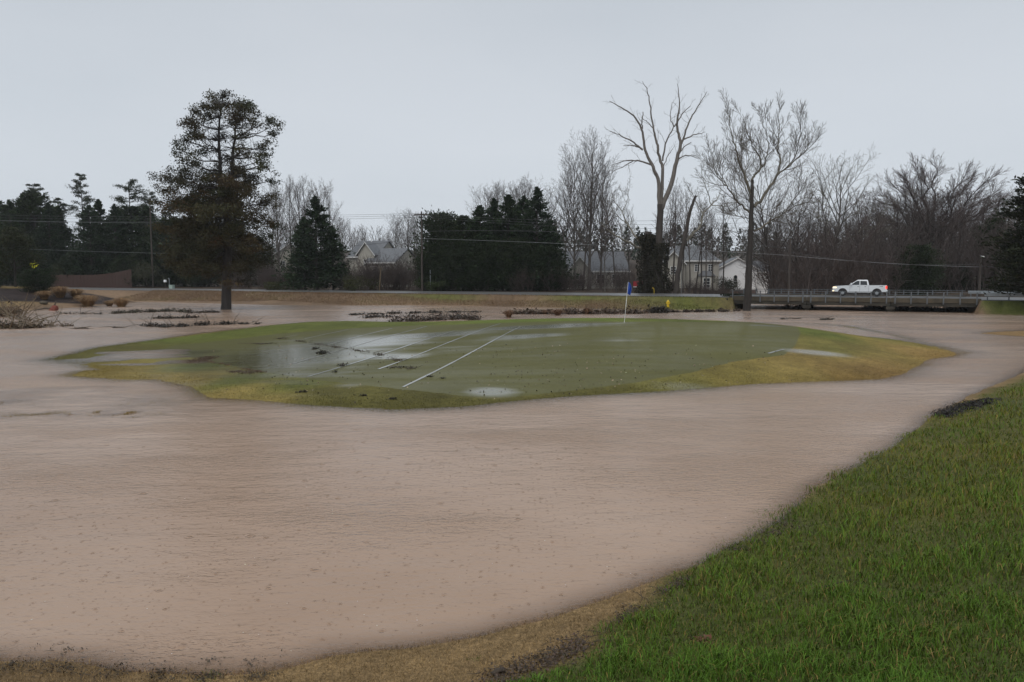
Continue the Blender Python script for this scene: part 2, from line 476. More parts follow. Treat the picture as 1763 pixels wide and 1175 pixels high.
def axis(spec):
    out = [spec[0][0]]
    for (a, b, st) in spec:
        n = max(1, int(round((b - a) / st)))
        out += list(np.linspace(a, b, n + 1)[1:])
    return np.array(out)
XS = axis([(-420, -140, 14), (-140, -60, 1.6), (-60, -32, 0.6), (-32, -6, 0.32), (-6, 10, 0.18), (10, 28, 0.3), (28, 60, 0.6), (60, 140, 1.6), (140, 420, 14)])
YS = axis([(-60, -4, 4), (-4, 2, 0.5), (2, 14, 0.16), (14, 32, 0.22), (32, 66, 0.34), (66, 128, 0.7), (128, 200, 3), (200, 760, 14)])
GX, GY = np.meshgrid(XS, YS)
gx, gy = GX.ravel(), GY.ravel()
gz, D1, D2, D3, D4, GV, GS, FN = terrain(gx, gy, True)
DP = sdist(putt, gx, gy)

def C(*c): return np.array(c)
def mixc(a, b, t): return a + (b - a) * np.clip(t, 0, 1)[:, None]
TAN, TAN2, BROWN = C(.23, .155, .075), C(.30, .18, .045), C(.185, .125, .078)
base = np.tile(C(.27, .18, .12), (len(gx), 1))                                   # drowned ground
n1 = vnoise(gx, gy, 2.5, 31); n2 = vnoise(gx, gy, 0.8, 32); n3 = vnoise(gx, gy, 9, 33)
# near bank: dormant tan turf along the water, green lawn higher up
lawn_px = [(700, 1330), (840, 1180), (905, 1150), (1010, 1110), (1060, 1075), (1100, 1045), (1175, 988), (1185, 958), (1251, 915), (1327, 872), (1402, 826), (1487, 778), (1553, 742),
           (1600, 720), (1690, 682), (1763, 650), (1850, 620), (2000, 598), (2400, 580)]
lawn = [hit(*p)[:2] for p in lawn_px] + [np.array([140.0, 38]), np.array([140.0, -50]), np.array([-6.0, -50]), np.array([-3.0, -2.0])]
DL = sdist(lawn, gx, gy)
nb = mixc(mixc(np.tile(TAN, (len(gx), 1)), C(.15, .10, .05)[None], 0.5 + 1.2 * n1 + .8 * n2), C(.075, .082, .025)[None], sm(-0.25, 0.25, DL + 0.5 * n2))
nb = mixc(nb, C(.14, .115, .03)[None], sm(8, 16, gy) * (0.3 + 0.8 * n1) * (DL > -0.2))
base = mixc(base, nb, sm(-0.3, 0.0, D1))
# green: collar and rough around the putting surface
GRN, OLV, YEL, ORG = (.10, .115, .022), (.098, .088, .023), (.24, .18, .055), (.25, .165, .055)
ctrl = np.array([[*at(p[0], p[1], p[2])[:2], *p[3]] for p in [
    (300, 585, 0, GRN), (450, 568, .1, GRN), (600, 556, .2, GRN), (720, 558, .4, GRN), (900, 549, 1., (.105, .135, .022)), (1000, 547, 1.1, (.105, .135, .022)), (1150, 552, 1.1, GRN),
    (200, 647, 0, YEL), (280, 650, 0, YEL), (330, 660, 0, YEL), (400, 680, 0, YEL), (470, 688, 0, YEL), (330, 635, 0, GRN), (400, 655, .1, GRN), (500, 668, .1, GRN), (540, 690, 0, OLV),
    (600, 685, .1, OLV), (700, 690, .1, OLV), (800, 692, .1, OLV), (1000, 676, .1, OLV), (1100, 668, .2, OLV), (1150, 660, .2, (.15, .135, .035)), (1300, 640, .4, (.17, .14, .035)),
    (1330, 656, .1, YEL), (1400, 640, .3, YEL), (1450, 605, .5, (.15, .14, .035)), (1400, 575, .7, GRN), (1440, 565, .5, GRN), (1500, 620, .3, ORG), (1600, 607, .1, ORG), (1530, 640, .1, (.19, .12, .04)),
    (1460, 650, .1, (.2, .13, .04)), (1520, 588, .3, (.2, .16, .04)), (200, 600, 0, OLV)]])
gc = idw(ctrl, gx, gy, 4.0)
gc = mixc(gc, C(.25, .19, .06)[None], sm(1.4, 0.1, D2 + 0.5 * n2) * (gy > 50) * 0.8)
gc = gc * (1 + 0.35 * n1 + 0.3 * n2)[:, None]
PUTT = C(.104, .100, .034)[None] * (1 + 0.12 * n1 + 0.25 * n3)[:, None]
base = mixc(base, gc, sm(-2.5, -0.2, D2) * (gy > 20) * (gy < 75))
# far bank
fb = np.tile(BROWN, (len(gx), 1)) * (1 + 0.5 * n1 + 0.4 * n3)[:, None]
sd_h = np.exp(-((gx - 24) / 13) ** 2)                                               # greener turf by the hydrant
fb = mixc(fb, C(.12, .125, .035)[None], sd_h * (0.7 + 1.2 * n1))
fb = mixc(fb, C(.10, .11, .03)[None], sm(-4, -1, GV) * sm(2, 0, GV) * (0.35 + 1.5 * n3))
fb = mixc(fb, C(.10, .12, .03)[None], (GS > 53) * (GV < 0) * 0.9)
fb = mixc(fb, C(.055, .040, .028)[None] * (1 + n1)[:, None], sm(ROAD_W, ROAD_W + 5, GV))
mulch = [hit(*p)[:2] for p in [(-260, 522), (0, 520), (90, 521.5), (150, 524), (185, 524.5), (239, 520.3), (222, 518.8), (170, 508), (110, 500), (60, 498), (0, 497), (-260, 497)]]
DM = sdist(mulch, gx, gy)
fb = mixc(fb, C(.22, .155, .06)[None] * (1 + .5 * n1)[:, None], sm(-54, -60, gx) * (GV < -14) * 1.0)
fb = mixc(fb, C(.035, .026, .024)[None] * (1 + .8 * n2)[:, None], sm(-0.4, 0.4, DM))
base = mixc(base, fb, sm(-1.0, 0.0, D3))
base = mixc(base, np.tile(C(.22, .14, .06), (len(gx), 1)), sm(-1, 0, D4))
base = np.clip(base, 0.004, 1)

# standing water on the green
wet = np.zeros(len(gx))
for (px, py, wx, wy, a) in [(848, 675, 52, 5, 1.0), (1400, 607, 62, 3.0, .8), (745, 577, 130, 4.5, 1.0), (620, 612, 120, 7, .75), (940, 562, 150, 3.5, 1.0), (1320, 561, 50, 2, .7),
                            (690, 615, 60, 4, .8), (500, 614, 190, 30, .92), (600, 592, 180, 12, .85), (330, 610, 90, 9, .7), (1060, 585, 80, 3, .5), (900, 580, 90, 4, .8), (560, 645, 60, 5, .45), (350, 640, 40, 3, .6),
                            (600, 664, 40, 3, .5), (1190, 668, 80, 4, .6), (780, 600, 80, 4, .5)]:
    c = hit(px, py); k = c[1] / FPX
    hy = wy * c[1] ** 2 / (FPX * 3.3)
    wet = np.maximum(wet, a * np.exp(-(((gx - c[0]) / (wx * k)) ** 2) - ((gy - c[1]) / hy) ** 2))

ny, nx = len(YS), len(XS)
I = np.arange(ny * nx).reshape(ny, nx)
quads = np.stack([I[:-1, :-1], I[:-1, 1:], I[1:, 1:], I[1:, :-1]], -1).reshape(-1, 4)
rgba = np.concatenate([base, np.ones((len(gx), 1))], 1)
prgba = np.concatenate([np.clip(PUTT, 0.01, 1), np.ones((len(gx), 1))], 1)

# ground material: colour zones from the turf, putting surface cut crisply, water film in the hollows
m, n, l, b = new_mat('ground')
tc = n.new('ShaderNodeTexCoord')
a1 = n.new('ShaderNodeAttribute'); a1.attribute_name = 'zone'
a2 = n.new('ShaderNodeAttribute'); a2.attribute_name = 'puttcol'
a3 = n.new('ShaderNodeAttribute'); a3.attribute_name = 'putt'
a4 = n.new('ShaderNodeAttribute'); a4.attribute_name = 'wet'
f1 = noise_node(n, l, 14.0, 5, 0.7, tc.outputs['Object'])
f4 = noise_node(n, l, 55.0, 3, 0.7, tc.outputs['Object'])
f2 = noise_node(n, l, 2.2, 5, 0.6, tc.outputs['Object'])
mapv = n.new('ShaderNodeMapping'); mapv.inputs['Scale'].default_value = (0.14, 0.8, 1)
l.new(tc.outputs['Object'], mapv.inputs['Vector'])
f3 = noise_node(n, l, 1.3, 4, 0.55, mapv.outputs['Vector'])
def math_(op, a, b_=None, clamp=False):
    q = n.new('ShaderNodeMath'); q.operation = op; q.use_clamp = clamp
    for i, v_ in enumerate((a, b_)):
        if v_ is None: continue
        if isinstance(v_, (int, float)): q.inputs[i].default_value = v_
        else: l.new(v_, q.inputs[i])
    return q.outputs[0]
def maprange(v_, a, b_, c=0.0, d=1.0):
    q = n.new('ShaderNodeMapRange'); q.interpolation_type = 'SMOOTHSTEP'
    l.new(v_, q.inputs['Value'])
    for k_, val in zip(('From Min', 'From Max', 'To Min', 'To Max'), (a, b_, c, d)): q.inputs[k_].default_value = val
    return q.outputs['Result']
# putting edge
e = math_('ADD', a3.outputs['Fac'], math_('MULTIPLY', math_('SUBTRACT', f2.outputs['Fac'], 0.5), 0.35))
pe = maprange(e, -0.06, 0.06)
mx = n.new('ShaderNodeMixRGB'); l.new(pe, mx.inputs['Fac']); l.new(a1.outputs['Color'], mx.inputs['Color1']); l.new(a2.outputs['Color'], mx.inputs['Color2'])
# fine grain
gr = maprange(f1.outputs['Fac'], 0.25, 0.75, 0.62, 1.38)
gr2 = maprange(f2.outputs['Fac'], 0.25, 0.75, 0.82, 1.18)
gp = n.new('ShaderNodeMixRGB'); l.new(pe, gp.inputs['Fac'])
gm = n.new('ShaderNodeMixRGB'); gm.blend_type = 'MULTIPLY'; gm.inputs['Fac'].default_value = 1
gv = n.new('ShaderNodeCombineColor')
fin = math_('MULTIPLY', math_('MULTIPLY', gr, gr2), maprange(f4.outputs['Fac'], 0.3, 0.7, 0.6, 1.4))
one = math_('ADD', math_('MULTIPLY', fin, math_('SUBTRACT', 1.0, math_('MULTIPLY', pe, 0.65))), math_('MULTIPLY', pe, 0.65))
for s_ in ('Red', 'Green', 'Blue'): l.new(one, gv.inputs[s_])
l.new(mx.outputs['Color'], gm.inputs['Color1']); l.new(gv.outputs['Color'], gm.inputs['Color2'])
l.new(gm.outputs['Color'], b.inputs['Base Color'])
# water film
wt = math_('ADD', a4.outputs['Fac'], math_('MULTIPLY', math_('SUBTRACT', f3.outputs['Fac'], 0.5), 0.9))
pf = maprange(wt, 0.15, 0.85)
damp = math_('MULTIPLY', pe, maprange(f3.outputs['Fac'], 0.3, 0.7, 0.02, 0.2))
film = math_('MAXIMUM', pf, damp)
l.new(math_('SUBTRACT', 0.75, math_('MULTIPLY', film, 0.50)), b.inputs['Roughness'])
b.inputs['Specular IOR Level'].default_value = 0.1
b.inputs['Coat IOR'].default_value = 1.33
l.new(math_('MULTIPLY', film, 0.9), b.inputs['Coat Weight'])
b.inputs['Coat Roughness'].default_value = 0.16
bp = n.new('ShaderNodeBump'); bp.inputs['Distance'].default_value = 0.03
l.new(f1.outputs['Fac'], bp.inputs['Height'])
l.new(math_('SUBTRACT', 0.8, math_('MULTIPLY', pe, 0.6)), bp.inputs['Strength'])
l.new(bp.outputs['Normal'], b.inputs['Normal'])
M['ground'] = m

ground = link('ground', mesh_np('ground', np.stack([gx, gy, gz], 1), quads, M['ground'], True,
              {'zone': ('FLOAT_COLOR', rgba), 'puttcol': ('FLOAT_COLOR', prgba), 'putt': ('FLOAT', np.clip(DP, -5, 5)), 'wet': ('FLOAT', wet)}))
tag(ground, 'golf course ground with putting green mound, tan banks and lawn slope', None, kind='structure')

# ------------------------------------------------------------------ flood water
m, n, l, b = new_mat('flood_water')
n.remove(b)
out = n['Material Output']
tc = n.new('ShaderNodeTexCoord')
ad = n.new('ShaderNodeAttribute'); ad.attribute_name = 'depth'
big = noise_node(n, l, 0.11, 4, 0.55, tc.outputs['Object'])
mp1 = n.new('ShaderNodeMapping'); mp1.inputs['Scale'].default_value = (0.5, 1.0, 1); mp1.inputs['Rotation'].default_value = (0, 0, R(-12))
l.new(tc.outputs['Object'], mp1.inputs['Vector'])
rip = noise_node(n, l, 10.0, 3, 0.65, mp1.outputs['Vector'])
rip2 = noise_node(n, l, 1.5, 4, 0.6, mp1.outputs['Vector'])
patch = noise_node(n, l, 0.22, 3, 0.5, mp1.outputs['Vector'])
# rain rings of two sizes
rings, drops = [], []
for (vsc, rad_, th_, off_) in ((4.6, 0.34, 0.70, 0.0), (2.1, 0.24, 0.78, 3.7), (9.5, 0.42, 0.62, 8.1)):
    vm = n.new('ShaderNodeMapping'); vm.inputs['Location'].default_value = (off_, off_ * 1.3, 0); l.new(tc.outputs['Object'], vm.inputs['Vector'])
    vo = n.new('ShaderNodeTexVoronoi'); vo.inputs['Scale'].default_value = vsc; vo.inputs['Randomness'].default_value = 1.0
    vo.voronoi_dimensions = '2D'; l.new(vm.outputs['Vector'], vo.inputs['Vector'])
    sep = n.new('ShaderNodeSeparateColor'); l.new(vo.outputs['Color'], sep.inputs['Color'])
    act = maprange(sep.outputs['Red'], th_, 1.0)
    size_ = math_('ADD', 0.5, sep.outputs['Green'])
    dd_ = math_('DIVIDE', vo.outputs['Distance'], size_)
    rings.append(math_('MULTIPLY', math_('MULTIPLY', math_('SINE', math_('MULTIPLY', dd_, 46.0)), maprange(dd_, 0.02, rad_, 1.0, 0.0)), math_('MULTIPLY', act, 2.3 / vsc)))
    drops.append(math_('MULTIPLY', maprange(dd_, 0.02, 0.15, 1.0, 0.0), act))
ring = math_('ADD', math_('ADD', rings[0], rings[1]), rings[2])
drop = math_('MAXIMUM', math_('MAXIMUM', drops[0], math_('MULTIPLY', drops[1], 0.6)), math_('MULTIPLY', drops[2], 0.8))
pw = maprange(patch.outputs['Fac'], 0.45, 0.66, 0.25, 1.0)
h1 = math_('MULTIPLY', rip.outputs['Fac'], pw)
hh = math_('ADD', math_('ADD', math_('MULTIPLY', h1, 0.06), math_('MULTIPLY', rip2.outputs['Fac'], 0.055)), math_('MULTIPLY', ring, 0.007))
bp = n.new('ShaderNodeBump'); bp.inputs['Strength'].default_value = 0.9; bp.inputs['Distance'].default_value = 1.0
l.new(hh, bp.inputs['Height'])
rp = n.new('ShaderNodeValToRGB')
rp.color_ramp.elements[0].position = 0.3; rp.color_ramp.elements[0].color = (.39, .262, .178, 1)
rp.color_ramp.elements[1].position = 0.68; rp.color_ramp.elements[1].color = (.51, .37, .275, 1)
l.new(big.outputs['Fac'], rp.inputs['Fac'])
dm = n.new('ShaderNodeMixRGB'); dm.inputs['Color2'].default_value = (.36, .21, .12, 1)
l.new(math_('MULTIPLY', drop, 0.6), dm.inputs['Fac']); l.new(rp.outputs['Color'], dm.inputs['Color1'])
dif = n.new('ShaderNodeBsdfDiffuse'); l.new(dm.outputs['Color'], dif.inputs['Color']); l.new(bp.outputs['Normal'], dif.inputs['Normal'])
tr = n.new('ShaderNodeBsdfTransparent'); tr.inputs['Color'].default_value = (.86, .78, .68, 1)
gl = n.new('ShaderNodeBsdfGlossy'); gl.inputs['Roughness'].default_value = 0.2; l.new(bp.outputs['Normal'], gl.inputs['Normal'])
turb = math_('SUBTRACT', 1.0, math_('POWER', 2.718, math_('MULTIPLY', ad.outputs['Fac'], -34.0)), True)
m1 = n.new('ShaderNodeMixShader'); l.new(turb, m1.inputs['Fac']); l.new(tr.outputs[0], m1.inputs[1]); l.new(dif.outputs[0], m1.inputs[2])
fr = n.new('ShaderNodeFresnel'); fr.inputs['IOR'].default_value = 1.33; l.new(bp.outputs['Normal'], fr.inputs['Normal'])
m2 = n.new('ShaderNodeMixShader'); l.new(math_('MULTIPLY', fr.outputs[0], 0.92), m2.inputs['Fac']); l.new(m1.outputs[0], m2.inputs[1]); l.new(gl.outputs[0], m2.inputs[2])
l.new(m2.outputs[0], out.inputs['Surface'])
M['water'] = m
keep = (gz.reshape(ny, nx) < 0.05)
ck = keep[:-1, :-1] | keep[:-1, 1:] | keep[1:, 1:] | keep[1:, :-1]
inw = (GX[:-1, :-1] > -300) & (GX[:-1, :-1] < 300) & (GY[:-1, :-1] > -10) & (GY[:-1, :-1] < 220)
wq = quads[(ck & inw).ravel()]
used, inv = np.unique(wq.ravel(), return_inverse=True)
water = link('flood_water', mesh_np('flood_water', np.stack([gx[used], gy[used], np.zeros(len(used))], 1), inv.reshape(-1, 4), M['water'], True,
             {'depth': ('FLOAT', np.maximum(-gz[used], 0))}))
tag(water, 'brown muddy flood water pocked by rain around the green', None, kind='structure')

# ------------------------------------------------------------------ road
m, n, l, b = new_mat('wet_asphalt')
tc = n.new('ShaderNodeTexCoord')
t1 = noise_node(n, l, 0.5, 4, 0.6, tc.outputs['Object']); t2 = noise_node(n, l, 40, 2, 0.6, tc.outputs['Object'])
rp = n.new('ShaderNodeValToRGB'); rp.color_ramp.elements[0].color = (.07, .072, .077, 1); rp.color_ramp.elements[1].color = (.12, .122, .128, 1)
l.new(t1.outputs['Fac'], rp.inputs['Fac']); l.new(rp.outputs['Color'], b.inputs['Base Color'])
rg = n.new('ShaderNodeMapRange'); l.new(t1.outputs['Fac'], rg.inputs['Value']); rg.inputs['To Min'].default_value = 0.3; rg.inputs['To Max'].default_value = 0.6
l.new(rg.outputs[0], b.inputs['Roughness'])
bp = n.new('ShaderNodeBump'); bp.inputs['Strength'].default_value = 0.35; bp.inputs['Distance'].default_value = 0.02
l.new(t2.outputs['Fac'], bp.inputs['Height']); l.new(bp.outputs['Normal'], b.inputs['Normal'])
b.inputs['Coat Weight'].default_value = 0.8; b.inputs['Coat Roughness'].default_value = 0.4; b.inputs['Coat IOR'].default_value = 1.4
M['asphalt'] = m
M['paint_line'] = simple('road_paint', (0.62, 0.63, 0.62), 0.35, 0.2, 2)
M['paint_yellow'] = simple('road_paint_yellow', (0.55, 0.38, 0.05), 0.35, 0.2, 2)

def road_pt(s, v, z): p = Q(s, v); return (p[0], p[1], z)
def strip(s0, s1, v0, v1, z, zb=None, step=8.0):
    """a long sheet (or slab) along the road"""
    k = max(2, int(abs(s1 - s0) / step) + 1); mb = MB()
    ss = np.linspace(s0, s1, k)
    vv = [road_pt(s, v0, z) for s in ss] + [road_pt(s, v1, z) for s in ss]
    ff = [(i, i + 1, k + i + 1, k + i) for i in range(k - 1)]
    if zb is not None:
        vv += [road_pt(s, v0, zb) for s in ss] + [road_pt(s, v1, zb) for s in ss]
        ff += [(2 * k + i, 2 * k + i + 1, i + 1, i) for i in range(k - 1)] + [(k + i, k + i + 1, 3 * k + i + 1, 3 * k + i) for i in range(k - 1)]
    return mb.add(vv, ff)
for (s0, s1) in ((-260, BR0), (BR1, 300)):
    r_ = strip(s0, s1, 0, ROAD_W, ROAD_Z, 1.0).build('road', M['asphalt'])
    tag(r_, 'wet two-lane asphalt road ' + ('left of the bridge' if s0 < 0 else 'right of the bridge'), None, kind='structure')
    for (v0, v1, mt, nm) in ((0.4, 0.62, 'paint_line', 'edge_line'), (ROAD_W - 0.62, ROAD_W - 0.4, 'paint_line', 'edge_line'), (5.38, 5.48, 'paint_yellow', 'centre_line'), (5.6, 5.7, 'paint_yellow', 'centre_line')):
        strip(s0, s1, v0, v1, ROAD_Z + 0.005).build(nm, M[mt], r_)

# drainage lines across the putting green, brim full of rain
M['film'] = new_mat('water_film')[0]
fb_ = M['film'].node_tree.nodes['Principled BSDF']
fb_.inputs['Base Color'].default_value = (.16, .16, .12, 1); fb_.inputs['Roughness'].default_value = 0.3
fb_.inputs['Coat Weight'].default_value = 1.0; fb_.inputs['Coat Roughness'].default_value = 0.2; fb_.inputs['Coat IOR'].default_value = 1.4
for pts in ([(694, 667), (896, 563)], [(652, 636), (862, 557.5)], [(530, 649), (782, 570)], [(498, 628), (735, 562.5)],
            [(564, 594), (675, 566)], [(524, 584), (600, 568)], [(489, 581), (512, 577.5)], [(1323, 609), (1350, 602)]):
    dense = []
    for (p0, p1) in zip(pts[:-1], pts[1:]):
        A, B_ = hit(*p0)[:2], hit(*p1)[:2]
        k = max(2, int(np.linalg.norm(B_ - A) / 0.5))
        dense += [A + (B_ - A) * t for t in np.linspace(0, 1, k, endpoint=False)]
    dense.append(B_); dense = np.array(dense)
    T = np.gradient(dense, axis=0); T /= np.linalg.norm(T, axis=1, keepdims=True)
    N = np.stack([-T[:, 1], T[:, 0]], 1)
    wd = 0.05 + 0.04 * np.array([vnoise(np.array([p[0]]), np.array([p[1]]), 1.1, 5)[0] for p in dense])
    L_, R_ = dense + N * wd[:, None], dense - N * wd[:, None]
    V = np.concatenate([np.column_stack([L_, terrain(L_[:, 0], L_[:, 1]) + 0.012]), np.column_stack([R_, terrain(R_[:, 0], R_[:, 1]) + 0.012])])
    k = len(dense); F = [(i, i + 1, k + i + 1, k + i) for i in range(k - 1)]
    dl = link('drainage_line', mesh_np('drainage_line', V, np.array(F), M['film'], True), ground)
# ================================================================== man-made things
def local_frame(s, v, z, name, label, cat, group=None):
    p = Q(s, v)
    return thing(name, label, cat, (p[0], p[1], z), ROAD_ANG, group)

# ------------------------------------------------------------------ bridge: local x along the road, y away from the camera
bridge = local_frame(BR0, 0, 0, 'road_bridge', 'low weathered concrete road bridge with grey metal railing over the flooded creek', 'bridge')
BL = BR1 - BR0
MB().box(0, BL, 0.06, ROAD_W - 0.06, 1.12, ROAD_Z).build('deck', M['asphalt'], bridge)
for y0 in (0.0, ROAD_W - 0.3):
    for k in range(3):
        x0, x1 = k * BL / 3 + 0.02, (k + 1) * BL / 3 - 0.02
        MB().box(x0, x1, y0 - 0.02, y0 + 0.32, 1.00, 1.50).build('kerb', M['concrete'], bridge, bevel=0.015)
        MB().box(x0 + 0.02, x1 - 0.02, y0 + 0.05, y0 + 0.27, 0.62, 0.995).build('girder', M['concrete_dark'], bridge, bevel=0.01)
for k in range(4):
    for j in range(3):
        yy = 2.2 + j * 2.2
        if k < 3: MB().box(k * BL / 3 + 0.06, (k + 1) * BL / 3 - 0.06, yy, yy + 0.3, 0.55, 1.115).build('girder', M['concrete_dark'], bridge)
for k in (1, 2):
    xc = k * BL / 3
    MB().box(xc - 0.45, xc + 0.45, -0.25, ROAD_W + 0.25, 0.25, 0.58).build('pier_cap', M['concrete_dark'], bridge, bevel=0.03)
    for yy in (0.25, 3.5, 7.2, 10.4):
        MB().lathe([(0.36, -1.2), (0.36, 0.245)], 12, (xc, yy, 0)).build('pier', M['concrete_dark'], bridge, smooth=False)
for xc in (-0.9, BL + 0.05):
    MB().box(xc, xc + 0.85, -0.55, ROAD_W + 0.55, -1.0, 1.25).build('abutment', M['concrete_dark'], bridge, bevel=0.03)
post_me = None
for y0 in (-0.12, ROAD_W + 0.02):
    for k in range(3):
        xs = np.linspace(k * BL / 3 + 0.42, (k + 1) * BL / 3 - 0.42, 6)
        for x in xs:
            if post_me is None:
                o = MB().prism([(-0.065, 0.86), (0.065, 0.86), (0.065, 2.17), (-0.065, 2.17)], 'y', 0, 0.09).build('post', M['steel_dull'], bridge, bevel=0.01)
                post_me = o.data
            else:
                o = link('post', post_me, bridge)
            o.location = (x, y0, 0)
        yy = y0 + (0.13 if y0 < 0 else -0.07)
        x0, x1 = k * BL / 3 + 0.1, (k + 1) * BL / 3 - 0.1
        MB().box(x0, x1, yy, yy + 0.05, 2.08, 2.14).build('top_rail', M['steel_dull'], bridge)
        MB().box(x0, x1, yy, yy + 0.05, 1.55, 1.61).build('lower_rail', M['steel_dull'], bridge)

def guardrail(s0, s1, v, label, flip=1):
    g = local_frame(s0, v, 0, 'guardrail', label, 'guardrail')
    L = s1 - s0
    prof = [(0, 2.0), (-.05, 1.96), (-.05, 1.90), (0, 1.86), (0, 1.80), (-.05, 1.76), (-.05, 1.70), (0, 1.66), (.012, 1.66), (.012, 2.0)]
    MB().prism([(p[0] * flip, p[1] + 0.12) for p in prof], 'x', 0, L).build('rail_beam', M['steel'], g)
    for x in np.arange(0.3, L, 1.9):
        MB().box(x - 0.05, x + 0.05, 0.02, 0.17, 1.0, 2.08).build('post', M['steel_dull'], g)
    return g
guardrail(BR1 + 0.2, BR1 + 16, -0.3, 'galvanised guardrail running right from the bridge end')
guardrail(BR1 + 0.2, BR1 + 16, ROAD_W + 0.2, 'galvanised guardrail on the far roadside right of the bridge', -1)

# ------------------------------------------------------------------ pickup truck: local x towards its nose
tp = Q(41.4, 7.9)
truck = thing('pickup_truck', 'white crew-cab pickup truck with lit headlight crossing the bridge', 'pickup truck', (tp[0], tp[1], ROAD_Z + 0.01), ROAD_ANG + math.pi)
m, n, l, b = new_mat('white_car_paint')
b.inputs['Base Color'].default_value = (.72, .75, .77, 1); b.inputs['Roughness'].default_value = 0.3; b.inputs['Coat Weight'].default_value = 0.6; b.inputs['Coat Roughness'].default_value = 0.08
M['car'] = m
M['car_glass'] = simple('car_glass', (.03, .036, .04), 0.06, 0.1, 2)
M['chrome'] = simple('chrome', (.5, .52, .54), 0.2, 0.1, 4, metal=0.9)
M['rim'] = simple('wheel_rim', (.4, .42, .44), 0.3, 0.2, 6, metal=0.7)
M['headlight'] = emit('headlight_glow', (1.0, 0.78, 0.45), 1.6)
M['taillight'] = emit('taillight_glow', (1.0, 0.05, 0.03), 1.3)
WX = (1.83, -1.86); WR = 0.42
def arch(cx, r, n_=9):
    return [(cx + r * math.cos(a), 0.44 + r * math.sin(a)) for a in np.linspace(0, math.pi, n_)]
low = [(2.86, 0.62), (2.93, 0.72), (2.95, 0.98), (2.90, 1.14), (2.62, 1.20), (1.95, 1.25), (1.10, 1.29), (1.06, 1.33), (-0.98, 1.33), (-1.02, 1.32), (-2.82, 1.33), (-2.90, 1.29), (-2.92, 0.72), (-2.86, 0.55)]
low += [(WX[1] - 0.53, 0.50)] + arch(WX[1], 0.53)[::-1] + [(WX[1] + 0.53, 0.46), (WX[0] - 0.53, 0.46)] + arch(WX[0], 0.53)[::-1] + [(WX[0] + 0.53, 0.50)]
MB().prism(low, 'y', -0.99, 0.99).build('body', M['car'], truck, bevel=0.02)
# bed opening lined dark
MB().box(-2.80, -1.12, -0.82, 0.82, 1.322, 1.337).build('bed_liner', M['black'], truck)
# cab: tapered greenhouse
def cab(zb, zt, xs_b, xs_t, wb, wt):
    return MB().add([(xs_b[0], -wb, zb), (xs_b[1], -wb, zb), (xs_b[1], wb, zb), (xs_b[0], wb, zb), (xs_t[0], -wt, zt), (xs_t[1], -wt, zt), (xs_t[1], wt, zt), (xs_t[0], wt, zt)],
                    [(0, 3, 2, 1), (4, 5, 6, 7), (0, 1, 5, 4), (1, 2, 6, 5), (2, 3, 7, 6), (3, 0, 4, 7)])
cabo = cab(1.325, 1.95, (-1.02, 1.16), (-0.86, 0.22), 0.97, 0.76).build('cab', M['car'], truck, bevel=0.05)
def side_pt(x, z, s): return (x, s * (0.97 - 0.21 * (z - 1.325) / 0.625 + 0.012), z)
for s_ in (-1, 1):
    for quad in ([(0.98, 1.36), (0.02, 1.36), (0.02, 1.83), (0.30, 1.83)], [(-0.06, 1.36), (-0.82, 1.36), (-0.76, 1.80), (-0.06, 1.83)]):
        pts = [side_pt(x, z, s_) for x, z in quad]; ptsb = [(p[0], p[1] - s_ * 0.03, p[2]) for p in pts]
        MB().add(pts + ptsb, [(0, 1, 2, 3), (7, 6, 5, 4), (0, 4, 5, 1), (1, 5, 6, 2), (2, 6, 7, 3), (3, 7, 4, 0)]).build('side_window', M['car_glass'], truck)
    mo = MB().box(0.80, 0.98, min(s_ * 0.96, s_ * 1.24), max(s_ * 0.96, s_ * 1.24), 1.36, 1.55).build('wing_mirror', M['car'], truck, bevel=0.03)
    for x in (0.05, -0.72): MB().box(x, x + 0.2, min(s_ * 0.985, s_ * 1.02), max(s_ * 0.985, s_ * 1.02), 1.15, 1.19).build('door_handle', M['chrome'], truck)
    for x in (1.05, -0.02, -0.98): MB().box(x - 0.008, x + 0.008, min(s_ * 0.98, s_ * 0.993), max(s_ * 0.98, s_ * 0.993), 0.55, 1.31).build('door_seam', M['black'], truck)
    MB().box(2.50, 2.915, min(s_ * 0.72, s_ * 1.0), max(s_ * 0.72, s_ * 1.0), 0.97, 1.12).build('headlight', M['headlight'], truck, bevel=0.03)
    MB().box(2.75, 2.93, min(s_ * 0.70, s_ * 1.0), max(s_ * 0.70, s_ * 1.0), 0.60, 0.69).build('fog_light', M['headlight'], truck, bevel=0.02)
    MB().box(-2.93, -2.74, min(s_ * 0.80, s_ * 1.0), max(s_ * 0.80, s_ * 1.0), 0.90, 1.27).build('tail_light', M['taillight'], truck, bevel=0.03)
    MB().box(-2.50, -2.12, min(s_ * 0.985, s_ * 0.995), max(s_ * 0.985, s_ * 0.995), 1.15, 1.20).build('badge', M['black'], truck)
    MB().box(-0.95, 1.2, min(s_ * 0.80, s_ * 0.95), max(s_ * 0.80, s_ * 0.95), 0.36, 0.43).build('side_step', M['black'], truck, bevel=0.02)
